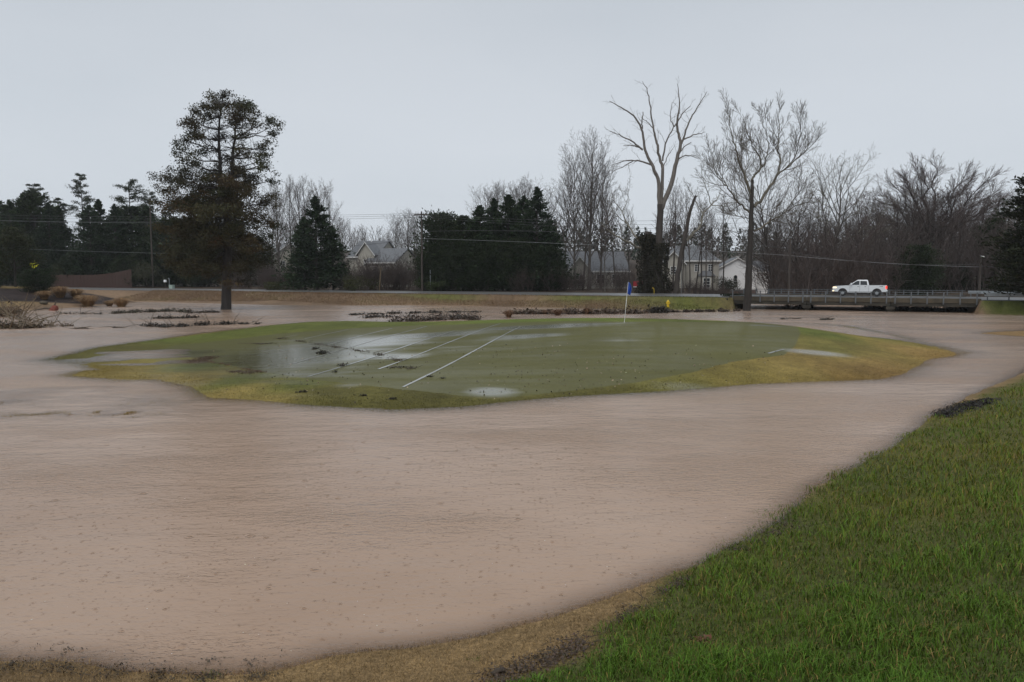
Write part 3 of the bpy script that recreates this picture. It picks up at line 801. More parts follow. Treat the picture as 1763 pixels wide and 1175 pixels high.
# windscreen and rear window
for (xb, xt, nm) in (((1.13), (0.24), 'windscreen'), ((-1.005), (-0.875), 'rear_window')):
    dx = 0.014 if nm == 'windscreen' else -0.014
    def wp(z, w): t = (z - 1.325) / 0.625; return (xb + (xt - xb) * t + dx, w * (0.93 - 0.21 * t), z)
    pts = [wp(1.37, -0.95), wp(1.37, 0.95), wp(1.89, 0.95), wp(1.89, -0.95)]; pb = [(p[0] - dx * 3, p[1], p[2]) for p in pts]
    MB().add(pts + pb, [(0, 1, 2, 3), (7, 6, 5, 4), (0, 4, 5, 1), (1, 5, 6, 2), (2, 6, 7, 3), (3, 7, 4, 0)]).build(nm, M['car_glass'], truck)
MB().box(2.90, 2.975, -0.66, 0.66, 0.78, 1.10).build('grille', M['black'], truck, bevel=0.015)
MB().box(2.84, 3.02, -0.98, 0.98, 0.50, 0.74).build('front_bumper', M['chrome'], truck, bevel=0.04)
MB().box(-3.05, -2.86, -0.96, 0.96, 0.52, 0.72).build('rear_bumper', M['chrome'], truck, bevel=0.03)
for wx in WX:
    for s_ in (-1, 1):
        w = MB().lathe([(0.24, -0.13), (0.40, -0.13), (WR, -0.09), (WR, 0.09), (0.40, 0.13), (0.24, 0.13)], 20, (wx, s_ * 0.84, WR), 'y').build('tyre', M['black'], truck, smooth=False)
        MB().lathe([(0.06, -0.135), (0.245, -0.12), (0.245, 0.12), (0.06, 0.135)], 14, (wx, s_ * 0.845, WR), 'y').build('rim', M['rim'], w)

# ------------------------------------------------------------------ fire hydrant
hp = hit(1150, 529)
hz = terrain(np.array([hp[0]]), np.array([hp[1]]))[0]
hyd = thing('fire_hydrant', 'yellow fire hydrant standing on the green far bank', 'hydrant', (hp[0], hp[1], hz - 0.03), 0.4)
hs = 1.12
MB().lathe([(0.19 * hs, 0), (0.19 * hs, 0.06), (0.13 * hs, 0.08)], 14).build('base_flange', M['yellow_paint'], hyd)
MB().lathe([(0.13 * hs, 0.08), (0.125 * hs, 0.52), (0.16 * hs, 0.54), (0.16 * hs, 0.58)], 14).build('barrel', M['yellow_paint'], hyd, smooth=False)
MB().lathe([(0.16 * hs, 0.58), (0.15 * hs, 0.66), (0.11 * hs, 0.74), (0.05 * hs, 0.79), (0.035 * hs, 0.80), (0.035 * hs, 0.86)], 14).build('bonnet', M['yellow_paint'], hyd, smooth=True)
for sx in (-1, 1):
    MB().lathe([(0.075, sx * 0.12), (0.075, sx * 0.23), (0.03, sx * 0.24), (0.03, sx * 0.28)], 10, (0, 0, 0.48), 'x').build('hose_cap', M['yellow_paint'], hyd)
MB().lathe([(0.09, -0.12), (0.09, -0.22), (0.03, -0.23), (0.03, -0.27)], 10, (0, 0, 0.42), 'y').build('pumper_cap', M['yellow_paint'], hyd)

# ------------------------------------------------------------------ flagstick
fpt = hit(1075, 555)
flag = thing('flagstick', 'thin white flagstick with limp blue flag in the putting green', 'golf flag', (fpt[0], fpt[1], fpt[2]))
FL = 2.45; lean = np.array([0.085, 0.02])
def fp(t): return np.array([lean[0] * t * FL / 1.0, lean[1] * t * FL, t * FL])
for (t0, t1, r_, mt) in ((-0.05, 0.38, 0.013, 'white_trim'), (0.38, 0.60, 0.021, 'white_trim'), (0.60, 1.0, 0.013, 'white_trim')):
    V, F = tubes([(np.array([fp(t0), fp(t1)]), np.array([r_, r_]), 8)])
    link('pole', mesh_np('pole', V, F, M[mt], True), flag)
rng = np.random.default_rng(5)
nu, nv_ = 9, 14; fv = []
for i in range(nv_):
    t = i / (nv_ - 1)
    w = (0.10 + 0.10 * math.sin(math.pi * min(1, t * 0.9 + 0.1))) * (1 - 0.35 * t)
    for j in range(nu):
        q = j / (nu - 1)
        top = fp(1.0 - 0.29 * t)
        fv.append((top[0] + 0.015 + q * w + 0.05 * t * q * 2, top[1] + 0.07 * math.sin(q * 9 + t * 2) * (0.3 + q), top[2] - 0.10 * q))
ff = [(i * nu + j, i * nu + j + 1, (i + 1) * nu + j + 1, (i + 1) * nu + j) for i in range(nv_ - 1) for j in range(nu - 1)]
fo = link('flag', mesh_np('flag', fv, np.array(ff), M['blue_cloth'], True), flag)
sol = fo.modifiers.new('thickness', 'SOLIDIFY'); sol.thickness = 0.006
MB().lathe([(0.054, -0.1), (0.056, 0.004), (0.05, 0.006)], 16).build('cup', M['white_trim'], flag)

# ------------------------------------------------------------------ roadside poles, posts, signs, boxes
def gz_at(x, y): return float(terrain(np.array([x]), np.array([y]))[0])
def base_at(px, Y):
    x = (px - 881.5) / FPX * Y / 1.0
    d = ray(px, 500); p = np.array([0, 0, CAM_H]) + d * (Y / d[1])
    return np.array([p[0], Y, gz_at(p[0], Y)])

WIRES = {}
def utility_pole(px, Y, toppy, label, arms=1, lamp=False, r0=0.17, tilt=0.0):
    b0 = base_at(px, Y); top = atY(px, toppy, Y)[2]; H = top - b0[2]
    o = thing('utility_pole', label, 'utility pole', b0, ROAD_ANG)
    V, F = tubes([(np.array([(0, 0, -0.5), (tilt * 0.5, 0, H * 0.5), (tilt, 0, H)]), np.array([r0, r0 * 0.85, r0 * 0.65]), 10)])
    link('pole', mesh_np('pole', V, F, M['pole_wood'], True), o)
    MB().lathe([(r0 * 0.65, 0), (r0 * 0.3, 0.08)], 10, (tilt, 0, H)).build('pole_cap', M['steel_dull'], o)
    for k in range(arms):
        za = H - 0.55 - k * 0.9
        a = MB().box(-0.09, 0.09, -1.3, 1.3, za, za + 0.2).build('crossarm', M['pole_wood'], o)
        a.location = (0, -0.22, 0); a.rotation_euler = (0, 0, R(84))
        for q in (-1.0, -0.5, 0.5, 1.0):
            MB().lathe([(0.03, za + 0.2), (0.07, za + 0.23), (0.07, za + 0.36), (0.03, za + 0.4)], 8, (0, q, 0)).build('insulator', M['steel'], a)
        for q in (-1, 1):
            MB().prism([(q * 0.02, za - 0.55), (q * 0.7, za), (q * 0.76, za), (q * 0.08, za - 0.58)], 'x', -0.02, 0.02).build('brace', M['steel_dull'], a)
    if lamp:
        MB().box(-0.1, 0.1, -1.2, -0.1, H - 0.1, H - 0.04).build('lamp_arm', M['steel_dull'], o)
        MB().box(-0.16, 0.16, -1.5, -0.9, H - 0.2, H - 0.05).build('lamp_head', M['white_trim'], o, bevel=0.03)
    return b0, H
pa = utility_pole(727, 121.5, 365, 'wooden utility pole with crossarm beside the middle evergreens')
pb_ = utility_pole(1358, 107, 410, 'bare dark utility pole right of the white house', arms=0, r0=0.2)
pc = utility_pole(1686, 100, 441, 'utility pole with pale lamp in the wood right of the bridge', arms=0, lamp=True)
pd = utility_pole(264, 150, 352, 'weathered utility pole among the dark evergreens on the far left', arms=0)

def wire(p0, p1, sag, label, mat='wire', r=0.022):
    p0, p1 = np.array(p0), np.array(p1)
    t = np.linspace(0, 1, 24)[:, None]
    P = p0 + (p1 - p0) * t; P[:, 2] -= (4 * sag * t * (1 - t))[:, 0]
    V, F = tubes([(P, np.full(24, r), 4)])
    o = link('overhead_wire', mesh_np('overhead_wire', V, F, M[mat], True))
    tag(o, label, 'wire', 'overhead wires along the road')
offL, offR = -160, 1900
for k, (yl, yp) in enumerate(((366, 368), (371, 371), (377, 374))):
    wire(atY(offL, yl, 178), atY(722 + 5 * k, yp, 121.5), 0.7, ('highest', 'middle', 'lowest')[k] + ' of the thin power lines from the far left to the crossarm pole', 'wire', 0.016)
    wire(atY(722 + 5 * k, yp, 121.5), atY(1358, 372 + 9 * k, 107), 0.9, ('highest', 'middle', 'lowest')[k] + ' of the thin power lines from the crossarm pole over the middle evergreens', 'wire', 0.016)
wire(atY(offL, 418, 172), atY(300, 437, 150), 0.3, 'pale communication cable hanging before the dark evergreens on the left', 'wire_pale', 0.02)
wire(atY(-160, 372, 170), atY(264, 384, 150), 0.4, 'pale cable drooping to the pole among the left evergreens', 'wire_pale', 0.02)
wire(atY(300, 437, 150), atY(727, 411, 121.4), 0.7, 'dark communication cable running past the pale house roofs', 'wire', 0.026)
wire(atY(727, 411, 121.4), atY(1358, 440, 107), -0.2, 'pale communication cable crossing in front of the middle evergreens', 'wire_pale', 0.02)
wire(atY(727, 399, 121.4), atY(1358, 428, 107), -0.9, 'upper dark cable passing behind the bare broken tree', 'wire', 0.026)
wire(atY(1358, 440, 107), atY(1686, 460, 100), 0.25, 'pale communication cable running right above the pickup truck', 'wire_pale', 0.02)
wire(atY(1358, 434, 107), atY(1686, 455, 100), 0.7, 'dark cable drooping right above the pickup truck', 'wire', 0.022)
wire(atY(1686, 458, 100), atY(offR, 470, 96), 0.1, 'cable leaving the lamp pole to the far right', 'wire', 0.022)

def post(px, Y, toppy, label, mat, r=0.05, tilt=0.0, name='marker_post'):
    b0 = base_at(px, Y); H = atY(px, toppy, Y)[2] - b0[2]
    V, F = tubes([(np.array([(0, 0, -0.3), (tilt, 0, H)]), np.array([r, r]), 8)])
    V = np.concatenate([V, [[tilt, 0, H + 0.02]]]);
    o = link(name, mesh_np(name, V, F, M[mat], False), None, b0)
    tag(o, label, 'post')
post(653, 124, 461, 'leaning grey wooden stub pole behind the road', 'wood_tan', 0.10, 0.30)
post(741, 122, 465, 'thin pale upright post behind the road near the evergreens', 'steel', 0.05)
post(1173, 106, 463, 'thin metal sign post behind the road by the leaning tree', 'steel_dull', 0.045)
post(1738, 92, 489, 'short pale reflector post behind the right guardrail', 'wood_tan', 0.09)

# yellow warning sign half hidden by the shrub
ys = base_at(61, 136)
sg = thing('warning_sign', 'bright yellow diamond warning sign peeking over the dark shrub', 'road sign', (ys[0], ys[1], ys[2]), 0.2)
zt = atY(61, 448.5, 136)[2] - ys[2]
pt = [(0, zt), (0.75, zt - 0.75), (0, zt - 1.5), (-0.75, zt - 0.75)]
MB().prism(pt, 'y', -0.02, 0.0).build('sign_plate', M['yellow_sign'], sg)
MB().box(-0.04, 0.04, 0.005, 0.07, -0.3, zt - 0.2).build('post', M['steel_dull'], sg)

# mailbox, hooked pipe and pedestal beyond the road on the left
mbp = base_at(285, 146)
mbx = thing('mailbox', 'small white mailbox on a post beside a hooked pipe', 'mailbox', mbp, ROAD_ANG)
MB().prism([(-0.16, 1.15), (0.16, 1.15), (0.16, 1.42), (0.10, 1.58), (-0.10, 1.58), (-0.16, 1.42)], 'x', -0.22, 0.22).build('box', M['white_paint'], mbx)
MB().box(-0.05, 0.05, -0.05, 0.05, -0.2, 1.147).build('post', M['pole_wood'], mbx)
hk = base_at(292, 145)
V, F = tubes([(np.array([(0, 0, -0.2), (0, 0, 1.5), (0, 0, 1.75), (-0.06, 0, 1.85), (-0.2, 0, 1.86)]), np.full(5, 0.055), 8)])
tag(link('vent_pipe', mesh_np('vent_pipe', V, F, M['steel'], True), None, hk), 'pale hooked pipe standing next to the white mailbox', 'pipe')
pdp = base_at(296, 144)
ped = thing('utility_pedestal', 'low pale green utility box at the roadside by the hooked pipe', 'utility box', pdp, ROAD_ANG)
MB().box(-0.42, 0.42, -0.3, 0.3, -0.1, 0.62).build('cabinet', M['green_box'], ped, bevel=0.03)
MB().box(-0.45, 0.45, -0.33, 0.33, 0.622, 0.68).build('lid', M['green_box'], ped, bevel=0.02)

# brown board fence on the left: boards of alternating height in panels between posts
fc = thing('board_fence', 'reddish brown wooden board fence behind the road on the left', 'fence', (0, 0, 0))
fpts = [(88, 474, 157), (115, 473.5, 157), (145, 474, 156), (170, 473, 154), (195, 470, 152), (226, 464, 149)]
rng = np.random.default_rng(8)
board_me = None
for (a, c) in zip(fpts[:-1], fpts[1:]):
    A, B_ = atY(*a), atY(*c); za, zb_ = gz_at(A[0], A[1]), gz_at(B_[0], B_[1])
    Ld = np.linalg.norm((B_ - A)[:2]); k = max(1, int(Ld / 0.29)); ang = math.atan2(B_[1] - A[1], B_[0] - A[0])
    if board_me is None:
        tmp = MB().prism([(-0.125, 0), (0.125, 0), (0.125, 0.96), (0.08, 1.0), (-0.08, 1.0), (-0.125, 0.96)], 'y', -0.012, 0.012).build('board', M['fence_wood'], fc)
        board_me = tmp.data; bpy.data.objects.remove(tmp)
    for i in range(k):
        t = (i + 0.5) / k
        P = A + (B_ - A) * t; g0 = za + (zb_ - za) * t - 0.05
        o = link('board', board_me, fc, (P[0], P[1] + rng.normal(0, 0.01), g0))
        o.rotation_euler = (0, rng.normal(0, 0.008), ang); o.scale = (Ld / k / 0.27, 1, P[2] - g0 + rng.normal(0, 0.02))
    q = MB().box(-0.06, 0.06, 0.03, 0.14, -0.2, A[2] - za + 0.02).build('post', M['fence_wood'], fc)
    q.location = (A[0], A[1], za); q.rotation_euler = (0, 0, ang)
    for hz_ in (0.35, 1.3):
        q = MB().box(0.0, Ld, 0.03, 0.07, hz_, hz_ + 0.09).build('rail', M['fence_wood'], fc)
        q.location = (A[0], A[1], za); q.rotation_euler = (0, 0, ang)

# small things by the road
rb = base_at(1098, 127)
brd = thing('sign_board', 'red board sign standing by the ivy-covered stump', 'sign', rb, 0.1)
MB().box(-0.75, 0.75, -0.03, 0.0, 0.75, 1.6).build('panel', M['red_paint'], brd)
MB().box(-0.75, 0.75, -0.035, 0.0, 0.62, 0.745).build('trim', M['white_trim'], brd)
for sx in (-0.7, 0.7): MB().box(sx - 0.04, sx + 0.04, 0.003, 0.07, -0.2, 1.7).build('post', M['pole_wood'], brd)
gw = base_at(1126, 103.5)
V, F = tubes([(np.array([(0, 0, -0.1), (0.02, 0, 0.5), (-0.05, 0, 0.85), (-0.16, 0, 0.95), (-0.22, 0, 0.8)]), np.full(5, 0.028), 7)])
tag(link('marker_ribbon', mesh_np('marker_ribbon', V, F, M['yellow_paint'], True), None, gw), 'small yellow hooked marker at the foot of the ivy-clad tree', 'marker')
wb = base_at(1277, 112)
ub = thing('meter_box', 'small white box with peaked lid behind the bridge railing', 'utility box', wb, 0.2)
MB().box(-0.38, 0.38, -0.3, 0.3, -0.1, 0.75).build('cabinet', M['white_paint'], ub, bevel=0.02)
MB().prism([(-0.28, 0.752), (0.28, 0.752), (0.12, 1.05), (-0.12, 1.05)], 'y', -0.24, 0.24).build('lid', M['white_paint'], ub)

# ------------------------------------------------------------------ houses
def window(parent, x, z, w, h, y, arch=False, bars=(1, 2)):
    fr_ = [(x - w / 2, z), (x + w / 2, z), (x + w / 2, z + h)]
    if arch: fr_ += [(x + w / 2 * math.cos(a), z + h + w / 2 * math.sin(a)) for a in np.linspace(0, math.pi, 9)[1:-1]]
    fr_ += [(x - w / 2, z + h)]
    big_ = [(x + (p[0] - x) * 1.22, z + h / 2 + (p[1] - z - h / 2) * 1.12) for p in fr_]
    wd = MB().prism(big_, 'y', y - 0.05, y + 0.02).build('window', M['white_trim'], parent)
    MB().prism(fr_, 'y', y - 0.065, y - 0.04).build('pane', M['window'], wd)
    for i in range(bars[0]):
        xx = x - w / 2 + w * (i + 1) / (bars[0] + 1); MB().box(xx - 0.025, xx + 0.025, y - 0.085, y - 0.066, z, z + h).build('glazing_bar', M['white_trim'], wd)
    for i in range(bars[1]):
        zz = z + h * (i + 1) / (bars[1] + 1); MB().box(x - w / 2, x + w / 2, y - 0.089, y - 0.0665, zz - 0.025, zz + 0.025).build('glazing_bar', M['white_trim'], wd)

def gable(parent, x0, x1, y0, y1, zb, ze, zp, wall, roof, axis='y', over=0.35, trim=True):
    '''block with a pitched roof; axis = direction of the ridge'''
    xm, ym = (x0 + x1) / 2, (y0 + y1) / 2
    if axis == 'y':
        MB().prism([(x0, zb), (x1, zb), (x1, ze), (xm, zp), (x0, ze)], 'y', y0, y1).build('wall', wall, parent)
        sl = (zp - ze) / (xm - x0)
        for sgn in (-1, 1):
            xe = xm + sgn * (xm - x0 + over); zz = ze - sl * over
            pr = [(xm, zp + 0.02), (xe, zz + 0.02), (xe, zz + 0.2), (xm, zp + 0.22)]
            MB().prism(pr, 'y', y0 - over, y1 + over).build('roof', roof, parent)
            if trim: MB().prism([(p[0], p[1] - 0.06) for p in pr], 'y', y0 - over - 0.06, y0 - over - 0.004).build('barge_board', M['white_trim'], parent)
    else:
        MB().prism([(y0, zb), (y1, zb), (y1, ze), (ym, zp), (y0, ze)], 'x', x0, x1).build('wall', wall, parent)
        sl = (zp - ze) / (ym - y0)
        for sgn in (-1, 1):
            ye = ym + sgn * (ym - y0 + over); zz = ze - sl * over
            pr = [(ym, zp + 0.02), (ye, zz + 0.02), (ye, zz + 0.2), (ym, zp + 0.22)]
            MB().prism(pr, 'x', x0 - over, x1 + over).build('roof', roof, parent)
            if trim and sgn == -1: MB().box(x0 - over, x1 + over, ye - 0.09, ye - 0.005, zz - 0.05, zz + 0.2).build('fascia', M['white_trim'], parent)

def house(px, Y, rz, label):
    b0 = base_at(px, Y)
    return thing('house', label, 'house', b0, rz), Y / FPX
# white gabled house right of the middle
h, k = house(1282, 150, R(-8), 'white two-storey gabled house with arched window behind the bridge')
gable(h, -5.0, 2.2, 0, 9, 0.9, 4.9, 6.9, M['white_paint'], M['shingle'], 'y')
gable(h, 2.203, 5.0, 1.5, 8, 0.0, 4.35, 6.2, M['white_paint'], M['shingle'], 'x')
MB().box(-4.96, 2.16, 0.05, 8.9, -0.6, 0.897).build('foundation', M['brick'], h)
window(h, -1.75, 2.1, 0.62, 1.25, 0.0, True, (0, 2))
MB().lathe([(0.32, 0), (0.32, 0.12)], 10, (-1.4, 0.3, 7.1)).build('roof_vent', M['white_trim'], h)
# beige house left of it
h, k = house(1190, 146, R(-10), 'beige two-storey house with bay window behind the slender trunks')
MB().box(-6.0, 4.9, 0, 9, -0.5, 5.0).build('wall', M['beige_siding'], h)
MB().add([(-6.4, -0.4, 5.003), (5.3, -0.4, 5.003), (5.3, 9.4, 5.003), (-6.4, 9.4, 5.003), (-2.6, 4.5, 7.9), (1.8, 4.5, 7.9)], [(0, 1, 5, 4), (1, 2, 5), (2, 3, 4, 5), (3, 0, 4), (3, 2, 1, 0)]).build('roof', M['shingle_pale'], h)
MB().box(-6.42, 5.32, -0.46, -0.404, 4.86, 5.06).build('fascia', M['white_trim'], h)
gable(h, -5.4, -1.4, -2.4, -0.003, -0.5, 4.6, 6.6, M['cream_siding'], M['shingle_pale'], 'y')
by = MB().prism([(1.2, -0.003), (1.8, -1.0), (3.6, -1.0), (4.2, -0.003)], 'z', -0.3, 2.2).build('bay', M['cream_siding'], h)
MB().add([(1.0, 0.0, 2.203), (1.7, -1.2, 2.203), (3.7, -1.2, 2.203), (4.4, 0.0, 2.203), (2.0, 0.0, 3.2), (3.4, 0.0, 3.2)], [(0, 1, 4), (1, 2, 5, 4), (2, 3, 5), (3, 2, 1, 0), (0, 4, 5, 3)]).build('bay_roof', M['shingle'], h)
window(h, 2.7, 0.1, 1.1, 1.7, -1.003, False, (1, 2))
window(h, 1.0, 3.1, 0.8, 1.2, 0.0); window(h, 3.4, 3.1, 0.8, 1.2, 0.0); window(h, -3.4, 2.6, 0.9, 1.3, -2.4)
# grey-roofed house behind the ivy stump
h, k = house(1030, 142, R(4), 'low house with broad slate grey roof and white eave behind the brush')
gable(h, -7.5, 5.4, 0, 11, -0.5, 3.2, 6.6, M['beige_siding'], M['shingle'], 'x')
gable(h, -6.0, -1.5, -1.8, -0.003, -0.5, 3.0, 5.6, M['beige_siding'], M['shingle'], 'y')
window(h, 3.2, 1.0, 1.3, 1.5, 0.0, False, (1, 1)); window(h, 0.4, 1.0, 1.3, 1.5, 0.0, False, (1, 1)); window(h, -3.8, 0.9, 1.4, 1.5, -1.8, False, (1, 1))
# pale houses left of the middle
h, k = house(640, 160, R(-24), 'pale cream house with grey gabled roofs behind the dark brush')
gable(h, -7.6, -0.8, 3, 12, -0.5, 6.2, 9.4, M['cream_siding'], M['shingle_pale'], 'x')
gable(h, -3.4, 0.6, 0.2, 2.996, -0.5, 6.6, 8.9, M['cream_siding'], M['shingle_pale'], 'y')
gable(h, -0.5, 6.2, -1.0, 8.5, -0.5, 4.9, 7.6, M['cream_siding'], M['shingle_pale'], 'x')
window(h, -1.4, 4.2, 0.9, 1.3, 0.2); window(h, 1.6, 2.6, 0.9, 1.4, -1.0); window(h, 4.4, 2.6, 0.9, 1.4, -1.0)
MB().lathe([(0.12, 0), (0.12, 0.6)], 8, (-4.6, 7.0, 9.3)).build('roof_vent', M['white_trim'], h)
h, k = house(500, 172, R(28), 'pale gabled house glimpsed left of the single dark evergreen')
gable(h, -4.4, 4.4, 0, 9, -0.5, 6.2, 9.2, M['cream_siding'], M['shingle_pale'], 'y')
gable(h, -9.5, -4.403, 1, 8, -0.5, 5.2, 7.6, M['cream_siding'], M['shingle_pale'], 'x')
window(h, -1.5, 4.0, 0.9, 1.4, 0.0); window(h, 1.8, 4.0, 0.9, 1.4, 0.0)
# ================================================================== trees
def unit(v_):
    x, y, z = v_; return v_ / (math.sqrt(x * x + y * y + z * z) + 1e-9)
def cross3(a, b):
    return np.array([a[1] * b[2] - a[2] * b[1], a[2] * b[0] - a[0] * b[2], a[0] * b[1] - a[1] * b[0]])
UP = np.array([0, 0, 1.0])

def rot_about(v_, ax, a):
    ax = unit(ax); return v_ * math.cos(a) + cross3(ax, v_) * math.sin(a) + ax * float(ax @ v_) * (1 - math.cos(a))

def grow(out, rng, p, d, L, r, lev, sp):
    n_ = sp['seg'][lev]; P = [p]; Dn = []
    for i in range(n_):
        d = unit(d + rng.normal(0, sp['wob'][lev], 3) + UP * sp['trop'][lev])
        p = p + d * (L / n_); P.append(p); Dn.append(d)
    P = np.array(P); tip = sp['tip'][lev]
    rad = r * (1 - (1 - tip) * np.linspace(0, 1, n_ + 1) ** 0.9)
    rad = np.maximum(rad, sp['rmin'])
    out.append((P, rad, sp['sides'][lev], lev))
    spawn(out, rng, P, rad, L, lev, sp, sp['t0'][min(lev, len(sp['t0']) - 1)])

def spawn(out, rng, P, rad, L, lev, sp, t0=0.2, kids=None, kl=None):
    if lev + 1 >= len(sp['seg']): return
    k = sp['kids'][lev] if kids is None else kids
    az = rng.uniform(0, 6.28); n_ = len(P) - 1
    for j in range(k):
        t = t0 + (1 - t0) * (j + rng.uniform(0.1, 0.9)) / k
        f = t * n_; i = min(int(f), n_ - 1); q = P[i] + (P[i + 1] - P[i]) * (f - i); dd = unit(P[i + 1] - P[i])
        az += 2.4 + rng.normal(0, 0.4)
        side = unit(cross3(dd, UP if abs(dd[2]) < 0.95 else np.array([1.0, 0, 0])))
        side = rot_about(side, dd, az)
        a = sp['ang'][lev] * rng.uniform(0.75, 1.25) * (1 - 0.35 * t * sp.get('close', 1))
        cd = unit(dd * math.cos(a) + side * math.sin(a))
        base_l = (L * sp['ratio'][lev] if kl is None else kl)
        shape = sp['shape'](t) if lev == 0 and kl is None else (1 - 0.45 * t)
        cl = base_l * shape * rng.uniform(0.7, 1.2)
        rr = min(rad[i] * 0.62, max(sp['rmin'], cl * sp['thick']))
        grow(out, rng, q, cd, cl, rr, lev + 1, sp)

SPEC = {
 'poplar': dict(seg=(12, 6, 3, 2, 1), wob=(.025, .07, .12, .18, .2), trop=(.06, .14, .10, .08, .05), tip=(.12, .2, .3, .5, .6), sides=(8, 5, 4, 3, 3), kids=(34, 8, 5, 3), ang=(.75, .7, .7, .7),
                ratio=(.30, .42, .5, .55), t0=(.22, .2, .2, .2), rmin=.011, thick=.013, shape=lambda t: 0.35 + 1.25 * math.sin(math.pi * min(1, t * 0.86 + 0.1)) * (1 - 0.3 * t)),
 'oak': dict(seg=(5, 8, 4, 2, 1), wob=(.03, .09, .13, .2, .22), trop=(.03, .05, .05, .05, .04), tip=(.62, .18, .25, .45, .6), sides=(9, 6, 4, 3, 3), kids=(13, 13, 9, 4), ang=(1.15, .62, .62, .62),
             ratio=(1.95, .40, .5, .5), t0=(.45, .22, .2, .15), rmin=.013, thick=.013, close=1.6, shape=lambda t: 0.72 + 0.36 * t),
 'slender': dict(seg=(12, 5, 4, 3), wob=(.035, .10, .15, .2), trop=(.05, .12, .08, .06), tip=(.14, .25, .4, .6), sides=(7, 4, 3, 3), kids=(22, 7, 4), ang=(.8, .7, .7),
                 ratio=(.17, .45, .5), t0=(.34, .2, .2), rmin=.011, thick=.012, shape=lambda t: 0.5 + 0.9 * math.sin(math.pi * t)),
 'syc': dict(seg=(10, 7, 4, 3, 2), wob=(.05, .13, .17, .22, .25), trop=(.05, .06, .05, .04, .02), tip=(.2, .2, .3, .5, .6), sides=(9, 5, 4, 3, 3), kids=(16, 9, 6, 4), ang=(.85, .75, .75, .75),
             ratio=(.40, .46, .5, .5), t0=(.28, .2, .2, .15), rmin=.011, thick=.015, shape=lambda t: 0.6 + 0.8 * math.sin(math.pi * min(1, t * .8 + .12))),
 'brush': dict(seg=(4, 2, 1), wob=(.12, .18, .22), trop=(.10, .06, .04), tip=(.4, .5, .6), sides=(3, 3, 3), kids=(7, 4), ang=(.6, .7), ratio=(.5, .5), t0=(.2, .2), rmin=.012, thick=.014, shape=lambda t: 1.0),
}

def split_build(out, root, trunk_mat, twig_mat, cut=1):
    a = [(P, r_, s_) for P, r_, s_, lv in out if lv < cut]; c = [(P, r_, s_) for P, r_, s_, lv in out if lv >= cut]
    if a:
        V, F = tubes(a); link('trunk', mesh_np('trunk', V, F, trunk_mat, True), root)
    if c:
        V, F = tubes(c); link('branches', mesh_np('branches', V, F, twig_mat, True), root)

PROTO = {}
def bare_proto(key, kind, seed, H, r0, trunk_mat, twig_mat, cut=2):
    """a leafless tree of height about H, measured and stored; the first placement uses it, later ones copy it"""
    rng = np.random.default_rng(seed); out = []
    Lt = H * (0.45 if kind == 'oak' else 0.97)
    if kind == 'oak': Lt = H * 0.34
    grow(out, rng, np.array([0, 0, -0.4]), unit(np.array([rng.normal(0, .02), rng.normal(0, .02), 1])), Lt, r0, 0, SPEC[kind])
    top = max(P[:, 2].max() for P, _, _, _ in out)
    # root flare
    P0, R0, s0, l0 = out[0]
    R0 = R0.copy(); R0[0] *= 1.35; out[0] = (P0, R0, s0, l0)
    root = thing('bare_tree', 'x', 'tree')
    split_build(out, root, trunk_mat, twig_mat, cut)
    PROTO[key] = [root, top, False]

def dome_proto(key, seed, H, r0, trunk_mat, twig_mat, rx=.47, nl=30):
    """spreading tree: limbs fan from a short trunk to the surface of a dome, twigs all along them"""
    rng = np.random.default_rng(seed); sp = SPEC['oak']; out = []
    tz = H * .24
    P0 = np.array([(0, 0, -.4), (.05, 0, tz * .5), (0, .05, tz), (.1, .1, H * .5)]); out.append((P0, np.array([r0 * 1.35, r0, r0 * .85, r0 * .35]), 9, 0))
    for i in range(nl):
        u = (i + .5) / nl; zc = 1 - 1.42 * u; a_ = i * 2.4 + rng.normal(0, .2); rr = math.sqrt(max(0, 1 - zc * zc))
        end = np.array([math.cos(a_) * rr * rx * H, math.sin(a_) * rr * rx * H, H * .62 + zc * H * .385]) * rng.uniform(.86, .94)
        st = np.array([0, 0, tz * rng.uniform(.55, 1.25)]); mid = st + (end - st) * .45 + np.array([-(end[0]) * .12, -(end[1]) * .12, H * .05 + .03 * H * (zc + .4)])
        t = np.linspace(0, 1, 11)[:, None]; P = (1 - t) ** 2 * st + 2 * t * (1 - t) * mid + t * t * end
        P[1:-1] += rng.normal(0, .012 * H, (9, 3)); rad = np.linspace(r0 * rng.uniform(.32, .5), .03, 11)
        out.append((P, rad, 6, 1)); spawn(out, rng, P, rad, np.linalg.norm(end - st), 1, sp, .25, 12, H * .19); spawn(out, rng, P, rad, np.linalg.norm(end - st), 1, sp, .6, 12, H * .20)
    top = max(P[:, 2].max() for P, _, _, _ in out)
    root = thing('bare_tree', 'x', 'tree'); split_build(out, root, trunk_mat, twig_mat, 2); PROTO[key] = [root, top, False]

